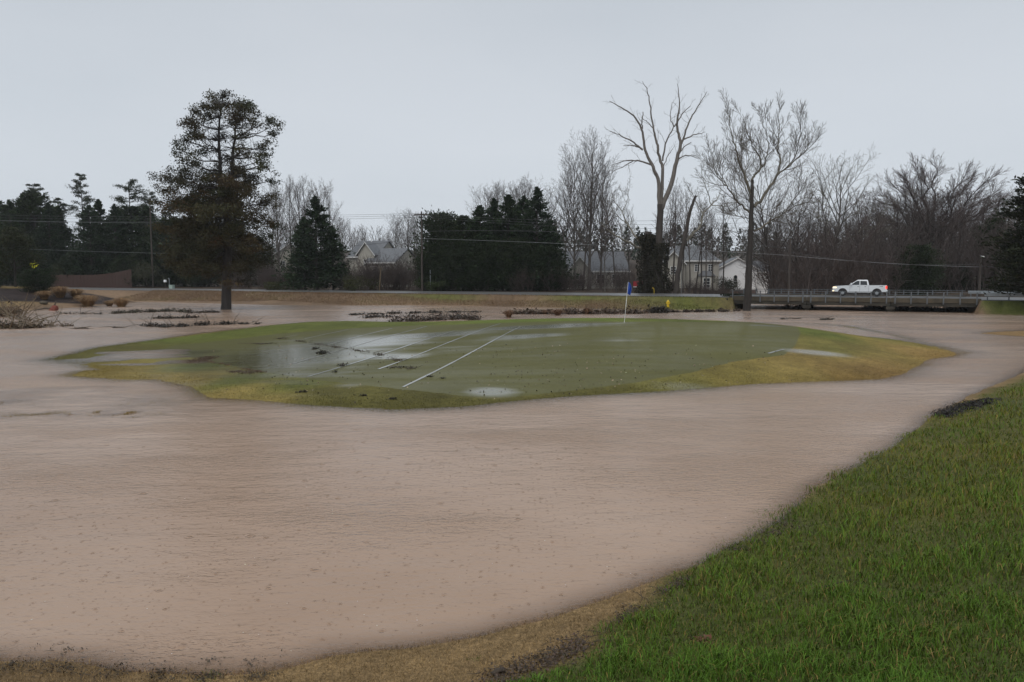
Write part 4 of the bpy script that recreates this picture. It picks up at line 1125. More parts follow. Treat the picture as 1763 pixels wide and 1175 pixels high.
def nth(i, n_):
    w = ['first', 'second', 'third', 'fourth', 'fifth', 'sixth', 'seventh', 'eighth', 'ninth', 'tenth', 'eleventh', 'twelfth', 'thirteenth', 'fourteenth', 'fifteenth', 'sixteenth', 'seventeenth'][i]
    return ', %s of %d from the left' % (w, n_)
def ordered(lst): return {p: nth(i, len(lst)) for i, p in enumerate(sorted(lst))}
def place(key, px, Y, toppy, label, group=None, rz=None, wide=1.0, cat='tree', name=None, zoff=-0.05):
    root, top, used_ = PROTO[key]
    b0 = base_at(px, Y)
    H = atY(px, toppy, Y)[2] - b0[2]
    o = root if not used_ else copy_tree(root)
    PROTO[key][2] = True
    sc = H / top
    o.location = (b0[0], b0[1], b0[2] + zoff)
    o.scale = (sc * wide, sc * wide, sc)
    o.rotation_euler = (0, 0, rz if rz is not None else (px * 1.37) % 6.28)
    for k_ in ('group',):
        if k_ in o: del o[k_]
    tag(o, label, cat, group)
    if name: o.name = name
    return o

bare_proto('poplar1', 'poplar', 11, 27, 0.34, M['bark_grey'], M['twig_grey'], 1)
bare_proto('poplar2', 'poplar', 12, 25, 0.30, M['bark_grey'], M['twig_grey'], 1)
dome_proto('oak1', 13, 24, 0.5, M['bark_dark'], M['twig_red'])
bare_proto('slender1', 'slender', 14, 22, 0.22, M['bark_dark'], M['twig_brown'], 1)
bare_proto('slender2', 'slender', 15, 22, 0.20, M['bark_dark'], M['twig_brown'], 1)
bare_proto('slender3', 'slender', 16, 20, 0.19, M['bark_grey'], M['twig_red'], 1)
bare_proto('syc1', 'syc', 17, 24, 0.42, M['bark_grey'], M['twig_pale'], 2)
bare_proto('syc2', 'syc', 18, 22, 0.30, M['bark_dark'], M['twig_grey'], 2)

# --- foliage -------------------------------------------------------------------------------------------
def leaf_mesh(C0, size, rng, col, var=0.3, stretch=2.2, dirs=None, flat=0.0):
    """diamond-shaped sprays at C0 (n,3); dirs biases the long axis"""
    n_ = len(C0)
    d = rng.normal(0, 1, (n_, 3))
    if dirs is not None: d = d * 0.55 + dirs
    d /= np.linalg.norm(d, axis=1, keepdims=True) + 1e-9
    e_ = np.cross(d, rng.normal(0, 1, (n_, 3))); e_ /= np.linalg.norm(e_, axis=1, keepdims=True) + 1e-9
    if flat: e_[:, 2] *= (1 - flat); e_ /= np.linalg.norm(e_, axis=1, keepdims=True) + 1e-9
    sz = size * rng.uniform(0.55, 1.35, (n_, 1))
    nn = np.cross(d, e_)
    a = C0 - d * sz * 0.5; c = C0 + d * sz * 0.5
    b_ = C0 + e_ * sz * 0.5 / stretch + nn * sz * 0.08; f = C0 - e_ * sz * 0.5 / stretch + nn * sz * 0.08
    V = np.stack([a, b_, c, f], 1).reshape(-1, 3)
    F = np.arange(n_ * 4).reshape(-1, 4)
    k_ = rng.uniform(1 - var, 1 + var, (n_, 1)); hue = rng.normal(0, 0.06, (n_, 3))
    cc = np.clip(np.asarray(col) * k_ * (1 + hue), 0.003, 1) if np.ndim(col) == 1 else np.clip(col * k_ * (1 + hue), 0.003, 1)
    rg = np.repeat(np.concatenate([cc, np.ones((n_, 1))], 1), 4, 0)
    return V, F, rg

def leaf_obj(name, V, F, rg, parent, mat='leaf'):
    return link(name, mesh_np(name, V, F, M[mat], False, {'col': ('FLOAT_COLOR', rg)}), parent)

def conifer_proto(key, seed, H, Rb, col, n_leaf=9000, shape='cone', size=0.42, trunk_r=0.22, bare=0.03):
    """dense evergreen: boughs around a trunk, sprays spread along every bough"""
    rng = np.random.default_rng(seed)
    root = thing('evergreen_tree', 'x', 'tree')
    br = []; C0 = []; D0 = []; K = []
    nb_ = 150
    for i in range(nb_):
        t = bare + (1 - bare) * ((i + rng.uniform(0, 1)) / nb_) ** (0.85)
        if shape == 'cone': rad = Rb * (1 - t) ** 0.72 * (0.95 if t > .12 else 0.7 + 2 * t)
        elif shape == 'column': rad = Rb * (math.sin(math.pi * (0.22 + 0.78 * t)) ** 0.6 if t < 0.99 else .05)
        else: rad = Rb * math.sqrt(max(0.01, 1 - (2 * t - 0.75) ** 2 / 1.6))
        rad = max(0.15, rad * rng.uniform(0.72, 1.18))
        az = rng.uniform(0, 6.283); lift = 0.35 + 0.5 * t - 0.25 * (1 - t)
        dr = unit(np.array([math.cos(az), math.sin(az), lift * 0.7]))
        p0 = np.array([0, 0, t * H * 0.97]); mid = p0 + dr * rad * 0.55; end = p0 + np.array([math.cos(az), math.sin(az), 0]) * rad + UP * rad * lift * 0.45
        br.append((np.array([p0, mid, end]), np.array([0.05, 0.03, 0.012]), 3))
        k_ = max(6, int(n_leaf / nb_ * (0.4 + 1.1 * rad / Rb)))
        u = rng.uniform(0.18, 1.05, k_) ** 0.7
        pts = (1 - u)[:, None] ** 2 * p0 + 2 * (u * (1 - u))[:, None] * mid + (u ** 2)[:, None] * end
        sp_ = (0.10 + 0.20 * rad) * (0.5 + 0.7 * u)[:, None]
        pts = pts + rng.normal(0, 1, (k_, 3)) * sp_ * np.array([0.55, 0.55, 0.42])
        C0.append(pts); D0.append(np.tile(dr * 0.9 + UP * 0.35, (k_, 1))); K.append(np.full(k_, rng.uniform(0.75, 1.25)))
    C0 = np.concatenate(C0); D0 = np.concatenate(D0); K = np.concatenate(K)
    V, F = tubes([(np.array([(0, 0, -0.4), (0, 0, H * .5), (0, 0, H * 0.985)]), np.array([trunk_r, trunk_r * .6, 0.02]), 7)] + br)
    link('trunk', mesh_np('trunk', V, F, M['bark_dark'], True), root)
    V, F, rg = leaf_mesh(C0, size, rng, np.asarray(col)[None] * K[:, None], 0.3, 2.4, D0)
    leaf_obj('crown', V, F, rg, root)
    PROTO[key] = [root, H * 1.0, False]

conifer_proto('cone1', 21, 14, 4.0, (.026, .046, .018), 9000)
conifer_proto('cone2', 22, 15, 4.6, (.024, .042, .020), 9000)
conifer_proto('cone3', 23, 13, 3.2, (.030, .046, .016), 8000, 'column')
conifer_proto('dome1', 24, 8, 4.0, (.030, .044, .020), 8000, 'dome', 0.36)
conifer_proto('dome2', 25, 3.2, 1.9, (.022, .040, .016), 5000, 'dome', 0.17, 0.08)

def pine_proto(key, seed, H, Rb, col, t0=0.45, nlayer=15, n_leaf=5500, open_=0.8):
    """pine with bare lower trunk and flat, separated tufts"""
    rng = np.random.default_rng(seed); root = thing('pine_tree', 'x', 'tree'); br = []; C0 = []
    for i in range(nlayer):
        t = t0 + (1 - t0) * (i + .5) / nlayer
        env = Rb * (0.35 + 0.75 * math.sin(math.pi * min(1, (t - t0) / (1 - t0) * .85 + .12)))
        for q in range(3):
            az = rng.uniform(0, 6.283); rr = env * rng.uniform(0.45, 1.15)
            p0 = np.array([0, 0, t * H]); e_ = p0 + np.array([math.cos(az), math.sin(az), 0]) * rr + UP * rr * rng.uniform(0.1, 0.5)
            br.append((np.array([p0, (p0 + e_) / 2 - UP * 0.06 * rr, e_]), np.array([.06, .04, .015]), 4))
            k_ = int(n_leaf / nlayer / 3)
            u = rng.uniform(0.45, 1.05, k_)
            pts = p0 + (e_ - p0) * u[:, None] + rng.normal(0, 1, (k_, 3)) * np.array([.45, .45, .22]) * (0.4 + 0.25 * rr) * open_
            C0.append(pts)
    C0 = np.concatenate(C0)
    V, F = tubes([(np.array([(0, 0, -.4), (.1, 0, H * .5), (0, .1, H * .98)]), np.array([.24, .17, .03]), 8)] + br)
    link('trunk', mesh_np('trunk', V, F, M['bark_dark'], True), root)
    V, F, rg = leaf_mesh(C0, 0.34, rng, np.array(col), .35, 3.0)
    leaf_obj('crown', V, F, rg, root)
    PROTO[key] = [root, H, False]
pine_proto('pine1', 31, 20, 3.4, (.036, .048, .024), .48)
pine_proto('pine2', 32, 20, 2.0, (.040, .052, .026), .55, 14, 3600)

# evergreens behind the road on the left
lg = 'dark evergreens behind the road on the far left'
LE = [(-70, 158, 360, 'cone2', 1.0), (-28, 152, 350, 'cone1', 1.1), (4, 156, 338, 'cone2', .95), (24, 150, 342, 'cone1', .9), (47, 158, 330, 'cone1', .8), (66, 154, 326, 'cone3', 1.0), (90, 150, 346, 'cone2', .8),
                                          (108, 158, 352, 'cone1', .9), (160, 150, 350, 'cone2', .9), (176, 156, 340, 'cone1', .8), (203, 152, 348, 'cone2', .8), (232, 158, 352, 'cone3', 1.2),
                                          (258, 162, 350, 'cone1', 1.0), (286, 156, 372, 'cone2', 1.1), (318, 160, 378, 'dome1', 1.0), (352, 156, 400, 'dome1', 1.0), (430, 158, 410, 'dome1', 1.0)]
OD = ordered([e_[0] for e_ in LE])
for (px, Y, top, key, w) in LE:
    place(key, px, Y + (18 if px < 110 else 12 if px < 240 else 6), top, 'dark evergreen packed behind the left road' + OD[px], lg, wide=w * 1.25, name='evergreen_tree')
OD = ordered((-50, 12, 60, 120, 140, 190, 215, 250, 300, 340))
for i, px in enumerate((-50, 12, 60, 120, 140, 190, 215, 250, 300, 340)):
    place('dome1', px, 166 + (i % 3) * 2 - max(0, px) * .03, 425 + (i * 7) % 22, 'low bushy evergreen behind the board fence' + OD[px], 'low evergreens behind the fence', wide=0.9, name='evergreen_shrub')
place('pine2', 148, 176, 300, 'tall thin pine rising above the left evergreens', None, 1.0, .9, name='pine_tree')
place('pine1', 230, 174, 314, 'broad layered pine crown left of the big cedar', None, 2.0, 1.05, name='pine_tree')
place('pine1', 264, 176, 333, 'smaller layered pine beside the broad pine left of the cedar', None, 4.0, .8, name='pine_tree')
place('pine2', 68, 180, 318, 'wispy pine tip showing over the far left evergreens', None, 3.0, 1.3, name='pine_tree')
place('pine2', 106, 178, 342, 'short wispy pine right of the far left evergreen tops', None, 5.0, 1.4, name='pine_tree')
# single evergreen and its shoulder
place('cone2', 546, 128, 334, 'single tall dark evergreen standing alone behind the road', None, 1.0, 1.35, name='evergreen_tree')
place('cone1', 574, 129, 388, 'shorter evergreen shoulder at the right of the lone evergreen', None, 2.2, 1.25, name='evergreen_tree')
place('cone1', 526, 130, 372, 'shorter evergreen shoulder at the left of the lone evergreen', None, 4.2, 1.1, name='evergreen_tree')
# middle evergreens
mg = 'middle evergreen group behind the road'
for (px, Y, top, key, w, lab) in [(759, 126, 369, 'dome1', .72, 'rounded dark evergreen at the left end of the middle group, beside the utility pole'), (772, 129, 376, 'cone3', 1.5, 'second evergreen right of the crossarm pole'),
                                  (798, 127, 368, 'cone3', 1.5, 'blunt evergreen in the low half of the middle group'), (827, 126, 350, 'cone1', 1.35, 'evergreen stepping up from low to tall in the middle group'),
                                  (851, 129, 338, 'cone2', 1.2, 'tall evergreen left of centre of the high middle group'), (875, 127, 331, 'cone1', 1.3, 'tall evergreen at the centre of the high middle group'),
                                  (902, 130, 334, 'cone2', 1.15, 'tall evergreen just left of the highest one'), (924, 126, 318, 'cone2', 1.2, 'highest evergreen at the right end of the middle group'),
                                  (946, 129, 375, 'cone1', 1.2, 'lowest evergreen closing the right end of the middle group')]:
    place(key, px, Y, top, lab, mg, wide=w, name='evergreen_tree')
SK = [(752, 424), (766, 425), (785, 418), (812, 415), (840, 420), (866, 415), (892, 412), (918, 420), (944, 425)]
OD = ordered([e_[0] for e_ in SK])
for i, (px, top) in enumerate(SK):
    place('dome1', px, 124 + (i % 2) * 1.5, top, 'low evergreen skirt under the middle group' + OD[px], 'evergreen skirts of the middle group', wide=.8, name='evergreen_shrub')

# bare trees behind the road
sgp = 'slender bare trees behind the road'
BT = [(468, 150, 318, 'slender1'), (482, 146, 305, 'poplar2'), (502, 152, 300, 'slender2'), (518, 158, 298, 'poplar1'), (536, 160, 302, 'slender1'), (556, 162, 306, 'poplar2'), (574, 168, 315, 'slender3')]
OD = ordered([e_[0] for e_ in BT])
for (px, Y, top, key) in BT:
    place(key, px, Y, top, 'slender bare tree behind the lone evergreen' + OD[px], 'bare trees behind the lone evergreen')
BT = [(592, 260, 372, 'poplar2'), (606, 270, 380, 'slender3'), (624, 280, 384, 'poplar1'), (652, 260, 404, 'slender1'), (668, 240, 390, 'slender3'), (684, 215, 366, 'poplar2'), (702, 210, 355, 'poplar1'), (716, 214, 362, 'poplar2')]
OD = ordered([e_[0] for e_ in BT])
for (px, Y, top, key) in BT:
    place(key, px, Y, top, 'distant bare tree above the pale house roofs' + OD[px], 'distant bare trees above the house roofs', wide=1.15)
BT = [(838, 175, 312, 'poplar2'), (860, 180, 308, 'poplar1'), (884, 178, 305, 'poplar2'), (906, 176, 296, 'poplar1'), (935, 178, 316, 'poplar2')]
OD = ordered([e_[0] for e_ in BT])
for (px, Y, top, key) in BT:
    place(key, px, Y, top, 'bare treetop behind the middle evergreens' + OD[px], 'bare trees behind the middle evergreens', wide=1.2)
place('poplar1', 1014, 132, 212, 'tallest upright bare tree in the clump left of the broken tree', None, 0.6, 1.0)
place('poplar2', 990, 134, 246, 'upright bare tree at the left of the tall clump', None, 1.9, .95)
place('poplar2', 1034, 136, 262, 'upright bare tree at the right of the tall clump', None, 3.4, .9)
place('slender1', 1003, 130, 300, 'thin dark bare stem inside the tall clump', None, 2.4)
place('slender3', 972, 138, 292, 'short bare tree beside the middle evergreens', None, 2.9, 1.2)
ST = [(1062, 330), (1082, 345), (1148, 318), (1157, 300), (1176, 330), (1187, 318), (1197, 345), (1206, 325), (1214, 338), (1226, 352), (1244, 330), (1042, 355), (1142, 340)]
OD = ordered([e_[0] for e_ in ST])
for i, (px, top) in enumerate(ST):
    place(('slender1', 'slender2', 'slender3')[i % 3], px, 116 + (i * 5) % 17, top, 'slender bare trunk before the houses' + OD[px], 'slender trunks before the houses', wide=1.0)

# the wood on the right
wr = 'bare trees of the wood behind the bridge'
place('oak1', 1604, 138, 250, 'round-crowned bare tree towering over the wood behind the bridge', None, 0.9, 1.05)
place('syc1', 1422, 128, 246, 'pale crooked bare tree in front of the wood right of the big sycamore', None, 1.2, 1.0)
place('syc2', 1330, 124, 226, 'tall bare tree directly behind the big flooded sycamore', None, 2.6, .9)
place('syc2', 1372, 132, 300, 'bare tree between the dark utility pole and the pale crooked tree', None, 4.0, 1.0)
place('syc1', 1540, 142, 330, 'leaning bare tree left of the round-crowned one', None, 3.2, .9)
rng = np.random.default_rng(77)
for i in range(90):
    px = 1318 + 520 * ((i * 37) % 90 + rng.uniform(0, 1)) / 90
    Y = rng.uniform(118, 190)
    top = 362 + rng.uniform(-36, 34) - (18 if 1540 < px < 1690 else 0) - (10 if px > 1700 else 0)
    place(('slender1', 'slender2', 'slender3', 'syc2', 'slender2')[i % 5], px, Y, top, 'dark slender bare tree crowded into the wood behind the bridge', wr, wide=1.5)
place('dome1', 1580, 116, 424, 'dark green evergreen bush under the round-crowned bare tree', None, 1.0, .85, name='evergreen_shrub')
place('cone3', 1706, 128, 372, 'dark evergreen standing in the wood by the right pole', None, 1.0, 1.2, name='evergreen_tree')
place('dome1', 1640, 122, 452, 'low dark evergreen behind the right end of the bridge', None, 2.0, 1.0, name='evergreen_shrub')
# big dark evergreen at the right edge of the picture, standing in the water
conifer_proto('cone4', 26, 17, 2.6, (.020, .026, .010), 12000, 'column', 0.36, 0.3, 0.14)
place('cone4', 1786, 78, 268, 'big dark evergreen at the right edge, its trunk in the water', None, 0.5, 1.5, name='evergreen_tree', zoff=-0.3)

# planted bed on the left: small tree, shrubs, ornamental grasses
place('dome2', 60, 101, 466, 'round dark green shrub in front of the yellow sign', None, 0.4, 1.05, 'shrub', 'evergreen_shrub')
place('dome2', 79, 104, 464, 'dark green shrub just right of the shrub with the yellow sign', None, 1.4, .9, 'shrub', 'evergreen_shrub')
place('dome2', -4, 104, 484, 'small dark shrub cut by the left picture edge', None, 2.4, 1.0, 'shrub', 'evergreen_shrub')
rng = np.random.default_rng(40)
b0 = base_at(27, 106)
tr_ = thing('evergreen_tree', 'small dark broad tree with a clear trunk in the mulch bed', 'tree', b0)
Ht = atY(27, 396, 106)[2] - b0[2]
br = [(np.array([(0, 0, -.3), (0.05, 0, Ht * .3), (0, 0, Ht * .9)]), np.array([.17, .14, .03]), 8)]
C0 = []
for i in range(46):
    t = rng.uniform(0.2, 0.98); az = rng.uniform(0, 6.28); rr = 3.0 * math.sin(math.pi * (0.12 + .83 * t)) ** .7 * rng.uniform(.4, 1.05)
    e_ = np.array([math.cos(az) * rr, math.sin(az) * rr, t * Ht]); p0 = np.array([0, 0, max(.18, t - .15) * Ht])
    br.append((np.array([p0, (p0 + e_) / 2 + UP * .1, e_]), np.array([.05, .035, .012]), 4))
    C0.append(e_ + rng.normal(0, 1, (170, 3)) * np.array([.55, .55, .38]))
V, F = tubes(br); link('trunk', mesh_np('trunk', V, F, M['bark_dark'], True), tr_)
V, F, rg = leaf_mesh(np.concatenate(C0), 0.26, rng, np.array((.036, .042, .018)), .35, 2.0); leaf_obj('crown', V, F, rg, tr_)

def tuft_obj(name, label, loc, rad, H, nb_, col, rng, cat='grass clump', group=None, w=0.018):
    """arching clump of dry grass"""
    az = rng.uniform(0, 6.283, nb_); out_ = rad * rng.uniform(0.15, 1, nb_); hh = H * rng.uniform(.6, 1.05, nb_)
    b_ = np.stack([np.cos(az), np.sin(az), np.zeros(nb_)], 1) * (rad * .22 * rng.uniform(0, 1, (nb_, 1)))
    dirv = np.stack([np.cos(az), np.sin(az), np.zeros(nb_)], 1)
    P0 = b_; P1 = b_ + dirv * (out_ * .45)[:, None] + UP * (hh * .8)[:, None]; P2 = b_ + dirv * out_[:, None] + UP * (hh * (1 - .5 * out_ / rad))[:, None]
    side = np.stack([-np.sin(az), np.cos(az), np.zeros(nb_)], 1) * w
    V = np.stack([P0 - side, P0 + side, P1 + side * .8, P1 - side * .8, P2], 1).reshape(-1, 3)
    I0 = np.arange(nb_) * 5
    Fq = np.stack([I0, I0 + 1, I0 + 2, I0 + 3], 1); Ft = np.stack([I0 + 3, I0 + 2, I0 + 4], 1)
    c = np.clip(np.array(col) * rng.uniform(.6, 1.4, (nb_, 1)), 0, 1)
    rg = np.repeat(np.concatenate([c, np.ones((nb_, 1))], 1), 5, 0)
    o = link(name, mesh_np(name, V, [Fq, Ft], M['grass'], False, {'col': ('FLOAT_COLOR', rg)}), None, loc)
    return tag(o, label, cat, group)
rng = np.random.default_rng(41)
for (px, Y, r_, h_, lab) in [(76, 97, 1.5, 1.25, 'leftmost rust-tan ornamental grass clump below the dark shrubs'), (103, 101, 1.9, 1.7, 'tall rust-tan grass clump right of the dark shrubs'),
                             (130, 103, 1.6, 1.5, 'rust-tan grass clump at the top of the mulch bed'), (151, 98, 2.3, 1.7, 'largest rust-tan grass clump in the middle of the mulch bed'),
                             (187, 99, 1.1, .9, 'small tan grass clump between two large ones on the mulch bed'), (208, 97.5, 1.9, 1.35, 'rightmost rust-tan grass clump near the tip of the mulch bed'),
                             (140, 101, 1.1, 1.1, 'half-hidden rust-tan grass clump behind the largest one')]:
    b0 = base_at(px, Y)
    tuft_obj('ornamental_grass', lab, b0, r_, h_, 1100, (.30, .19, .095), rng, 'ornamental grass', w=.012)

# ------------------------------------------------------------------ big cedar in the flood, left
rng = np.random.default_rng(50)
CY = 90.0
def cpt(x, y, dy=0.0):            # sketch coordinates of the tree -> offset from its base
    p = atY(250 + x / 2.61, 130 + y / 2.61, CY); b_ = atY(391, 533, CY)
    return np.array([p[0] - b_[0], dy, p[2] - b_[2]])
bb = at(391, 533)
ced = thing('cedar_tree', 'tall brown-green cedar with twin leaders standing in the flood water', 'tree', (bb[0], CY, 0))
def limb(pts, r0, r1, k=10, sides=9, jit=0.05):
    pts = np.array(pts, float); t = np.linspace(0, 1, len(pts)); tt = np.linspace(0, 1, k)
    P = np.stack([np.interp(tt, t, pts[:, i]) for i in range(3)], 1)
    for _ in range(2): P[1:-1] = P[1:-1] * .5 + (P[:-2] + P[2:]) * .25
    P[1:-1] += rng.normal(0, jit, (k - 2, 3))
    return P, np.linspace(r0, r1, k), sides
trunk_paths = [limb([cpt(368, 1052) - UP * 1.2, cpt(368, 1040), cpt(370, 960), cpt(376, 800), cpt(374, 690), cpt(372, 600)], .60, .42, 14, 14, .02),
               limb([cpt(372, 640), cpt(352, 560), cpt(342, 470), cpt(336, 350), cpt(332, 220), cpt(350, 90, .3)], .36, .05, 14),
               limb([cpt(374, 660), cpt(388, 560, .4), cpt(386, 430, .6), cpt(390, 290, .8), cpt(412, 150, .6)], .36, .05, 14)]
trunk_paths[0][1][:3] *= [1.35, 1.18, 1.05]
clumps = [(350, 85, 34), (325, 110, 40), (375, 110, 40), (300, 150, 42), (345, 150, 45), (400, 130, 42), (440, 120, 34), (470, 135, 32), (275, 185, 40), (250, 225, 42), (232, 265, 36), (270, 240, 40), (315, 200, 36), (500, 180, 42), (548, 200, 34),
          (590, 220, 26), (578, 262, 28), (565, 310, 24), (540, 250, 30), (455, 270, 28), (420, 195, 40), (380, 190, 42), (460, 190, 36), (200, 350, 42), (178, 385, 36), (235, 395, 48), (285, 430, 46), (300, 350, 28), (540, 385, 38), (560, 420, 28),
          (545, 462, 30), (500, 400, 30), (470, 440, 34), (445, 490, 46), (150, 470, 48), (112, 520, 46), (200, 480, 56), (265, 510, 50), (480, 535, 52), (525, 555, 44), (120, 590, 54), (200, 590, 66), (295, 575, 56), (100, 690, 44), (180, 690, 66),
          (260, 670, 66), (330, 640, 56), (430, 610, 60), (515, 630, 54), (550, 670, 34), (440, 710, 60), (505, 750, 50), (150, 785, 56), (250, 770, 66), (330, 740, 50), (440, 820, 54), (480, 865, 42), (430, 925, 28), (520, 820, 34), (200, 850, 56), (125, 840, 40), (270, 860, 52), (320, 840, 40),
          (215, 300, 38), (240, 325, 40), (265, 285, 34), (300, 300, 28), (165, 430, 40), (330, 265, 24), (430, 335, 26), (470, 355, 28), (505, 315, 30), (525, 350, 28), (420, 425, 34), (380, 480, 34), (330, 475, 34), (90, 620, 36), (70, 570, 26), (560, 720, 26), (545, 780, 30), (400, 540, 40), (350, 540, 40), (480, 690, 40)]
sc_ = CY / FPX / 2.61 * 1.0
C0, D0, K, side_br = [], [], [], []
axis_x = lambda y: np.interp(y, [80, 600, 1050], [365, 372, 368])
for (x, y, r_) in clumps:
    rep = 2 if y > 430 else 1
    for q in range(rep + (1 if y > 520 and x < 400 else 0)):
        half = np.interp(y, [80, 250, 450, 600, 900], [90, 220, 240, 260, 220])
        depth = math.sqrt(max(900, half ** 2 - (x - axis_x(y)) ** 2)) * sc_
        dy = rng.uniform(-1, 1) * depth * .85
        if q: x2, y2 = axis_x(y) + (x - axis_x(y)) * rng.uniform(.3, 1.0), y + rng.normal(0, 14)
        else: x2, y2 = x, y
        c = cpt(x2, y2, dy); rad = r_ * sc_
        k_ = int((390 if y < 430 else 480) * rad ** 2) + (45 if y < 430 else 60)
        ns = 9 if y < 430 else 7
        sub = rng.normal(0, .52, (ns, 3)) * rad * np.array([1.1, 1.1, .75]); sub[0] = 0
        pk = rng.integers(0, ns, k_)
        pts = c + sub[pk] + rng.normal(0, 1, (k_, 3)) * rad * np.array([.27, .27, .19]) + rng.normal(0, .10, (k_, 3))
        for w_ in range(ns):
            side_br.append((np.array([c, c + sub[w_] * .6 + rng.normal(0, .06, 3), c + sub[w_]]), np.array([.03, .022, .012]), 3))
        C0.append(pts); g_ = rng.uniform(.7, 1.3)
        brown = np.clip(rng.normal(0.36 if y > 430 else .14, .22), 0, 1)
        K.append(np.tile((np.array((.042, .047, .022)) * (1 - brown) + np.array((.085, .056, .028)) * brown) * g_, (k_, 1)))
        # bough from a leader
        la = trunk_paths[1][0] if x2 < axis_x(y2) else trunk_paths[2][0]
        if y > 600: la = trunk_paths[0][0]
        zt_ = c[2] - (0.25 if y < 600 else -.6) * np.linalg.norm(c[:2]) * .6
        i = int(np.argmin(abs(la[:, 2] - zt_))); p0 = la[i]
        mid = (p0 + c) / 2 + np.array([0, 0, -.3 if y < 600 else .5]) + rng.normal(0, .15, 3)
        P, rr, s_ = limb([p0, mid, c], .10 if y > 200 else .06, .02, 6, 5, .08)
        side_br.append((P, rr, s_))
        for w_ in range(18 if y < 520 else 8):                     # dead inner twigs
            j = rng.integers(0, 5); q0 = P[j]; q1 = q0 + np.clip(rng.normal(0, .8, 3), -1.2, 1.2) * (1.0 if y > 200 else .55) + UP * .3
            side_br.append((np.array([q0, (q0 + q1) / 2 + rng.normal(0, .08, 3), q1]), np.array([.03, .02, .012]), 3))
for la in trunk_paths[1:]:
    for w_ in range(150):
        i = rng.integers(3, 13); q0 = la[0][i]; a_ = rng.uniform(0, 6.28); L_ = rng.uniform(.8, 2.6)
        q1 = q0 + np.array([math.cos(a_) * L_, math.sin(a_) * L_, L_ * rng.uniform(-.1, .6)])
        side_br.append((np.array([q0, (q0 + q1) / 2 + rng.normal(0, .15, 3), q1]), np.array([.04, .026, .012]), 3))
V, F = tubes(trunk_paths); link('trunk', mesh_np('trunk', V, F, M['bark_cedar'], True), ced)
V, F = tubes(side_br); link('branches', mesh_np('branches', V, F, M['bark_dark'], True), ced)
C0 = np.concatenate(C0); K = np.concatenate(K)
V, F, rg = leaf_mesh(C0, .225, rng, K, .3, 2.1); leaf_obj('crown', V, F, rg, ced)

# ------------------------------------------------------------------ hand-shaped bare trees
def sketch_tree(name, label, Y, ox, oy, scl, basex, basey, z0, limbs, spec, trunk_mat, twig_mat, seed, twigs=10, tl=3.0, depth=1.0):
    """limbs: list of (points in sketch coordinates, r0, r1, sides, is_trunk, twigs); each limb wanders in depth"""
    global rng
    rng = np.random.default_rng(seed)
    bp_ = atY(ox + basex / scl, oy + basey / scl, Y)
    root = thing(name, label, 'tree', (bp_[0], Y, z0))
    def pt(x, y): p = atY(ox + x / scl, oy + y / scl, Y); return np.array([p[0] - bp_[0], 0, p[2] - z0])
    tr, out = [], []
    made = []
    for (pts, r0, r1, sd, is_t, kt) in limbs:
        W = np.array([pt(*q) for q in pts])
        # depth: start on the nearest earlier limb, then swing towards or away from the camera
        d0 = 0.0
        if made:
            best = min(made, key=lambda m_: np.min(np.linalg.norm(m_[:, [0, 2]] - W[0, [0, 2]], axis=1)))
            d0 = best[np.argmin(np.linalg.norm(best[:, [0, 2]] - W[0, [0, 2]], axis=1)), 1]
        Ln = np.concatenate([[0], np.cumsum(np.linalg.norm(np.diff(W, axis=0), axis=1))])
        slope = rng.uniform(-.75, .75) * depth if not is_t else rng.uniform(-.05, .05)
        W[:, 1] = d0 + slope * Ln
        P, rr, s_ = limb(W, r0, r1, max(6, len(pts) * 4), sd, .035 if is_t else .06)
        made.append(P)
        if is_t == 1: tr.append((P, rr, s_))
        else: out.append((P, rr, s_, 1))
        if kt: spawn(out, rng, P, rr, Ln[-1], 1, spec, .15, kt, tl)
    V, F = tubes(tr); link('trunk', mesh_np('trunk', V, F, trunk_mat, True), root)
    if out:
        big_ = [(P, r_, s_) for P, r_, s_, lv in out if lv == 1]; tw = [(P, r_, s_) for P, r_, s_, lv in out if lv > 1]
        if big_:
            for (P, r_, s_) in big_:
                V, F = tubes([(P, r_, s_)]); link('limb', mesh_np('limb', V, F, twig_mat[0], True), root)
        if tw: V, F = tubes(tw); link('twigs', mesh_np('twigs', V, F, twig_mat[1], True), root)
    return root, made

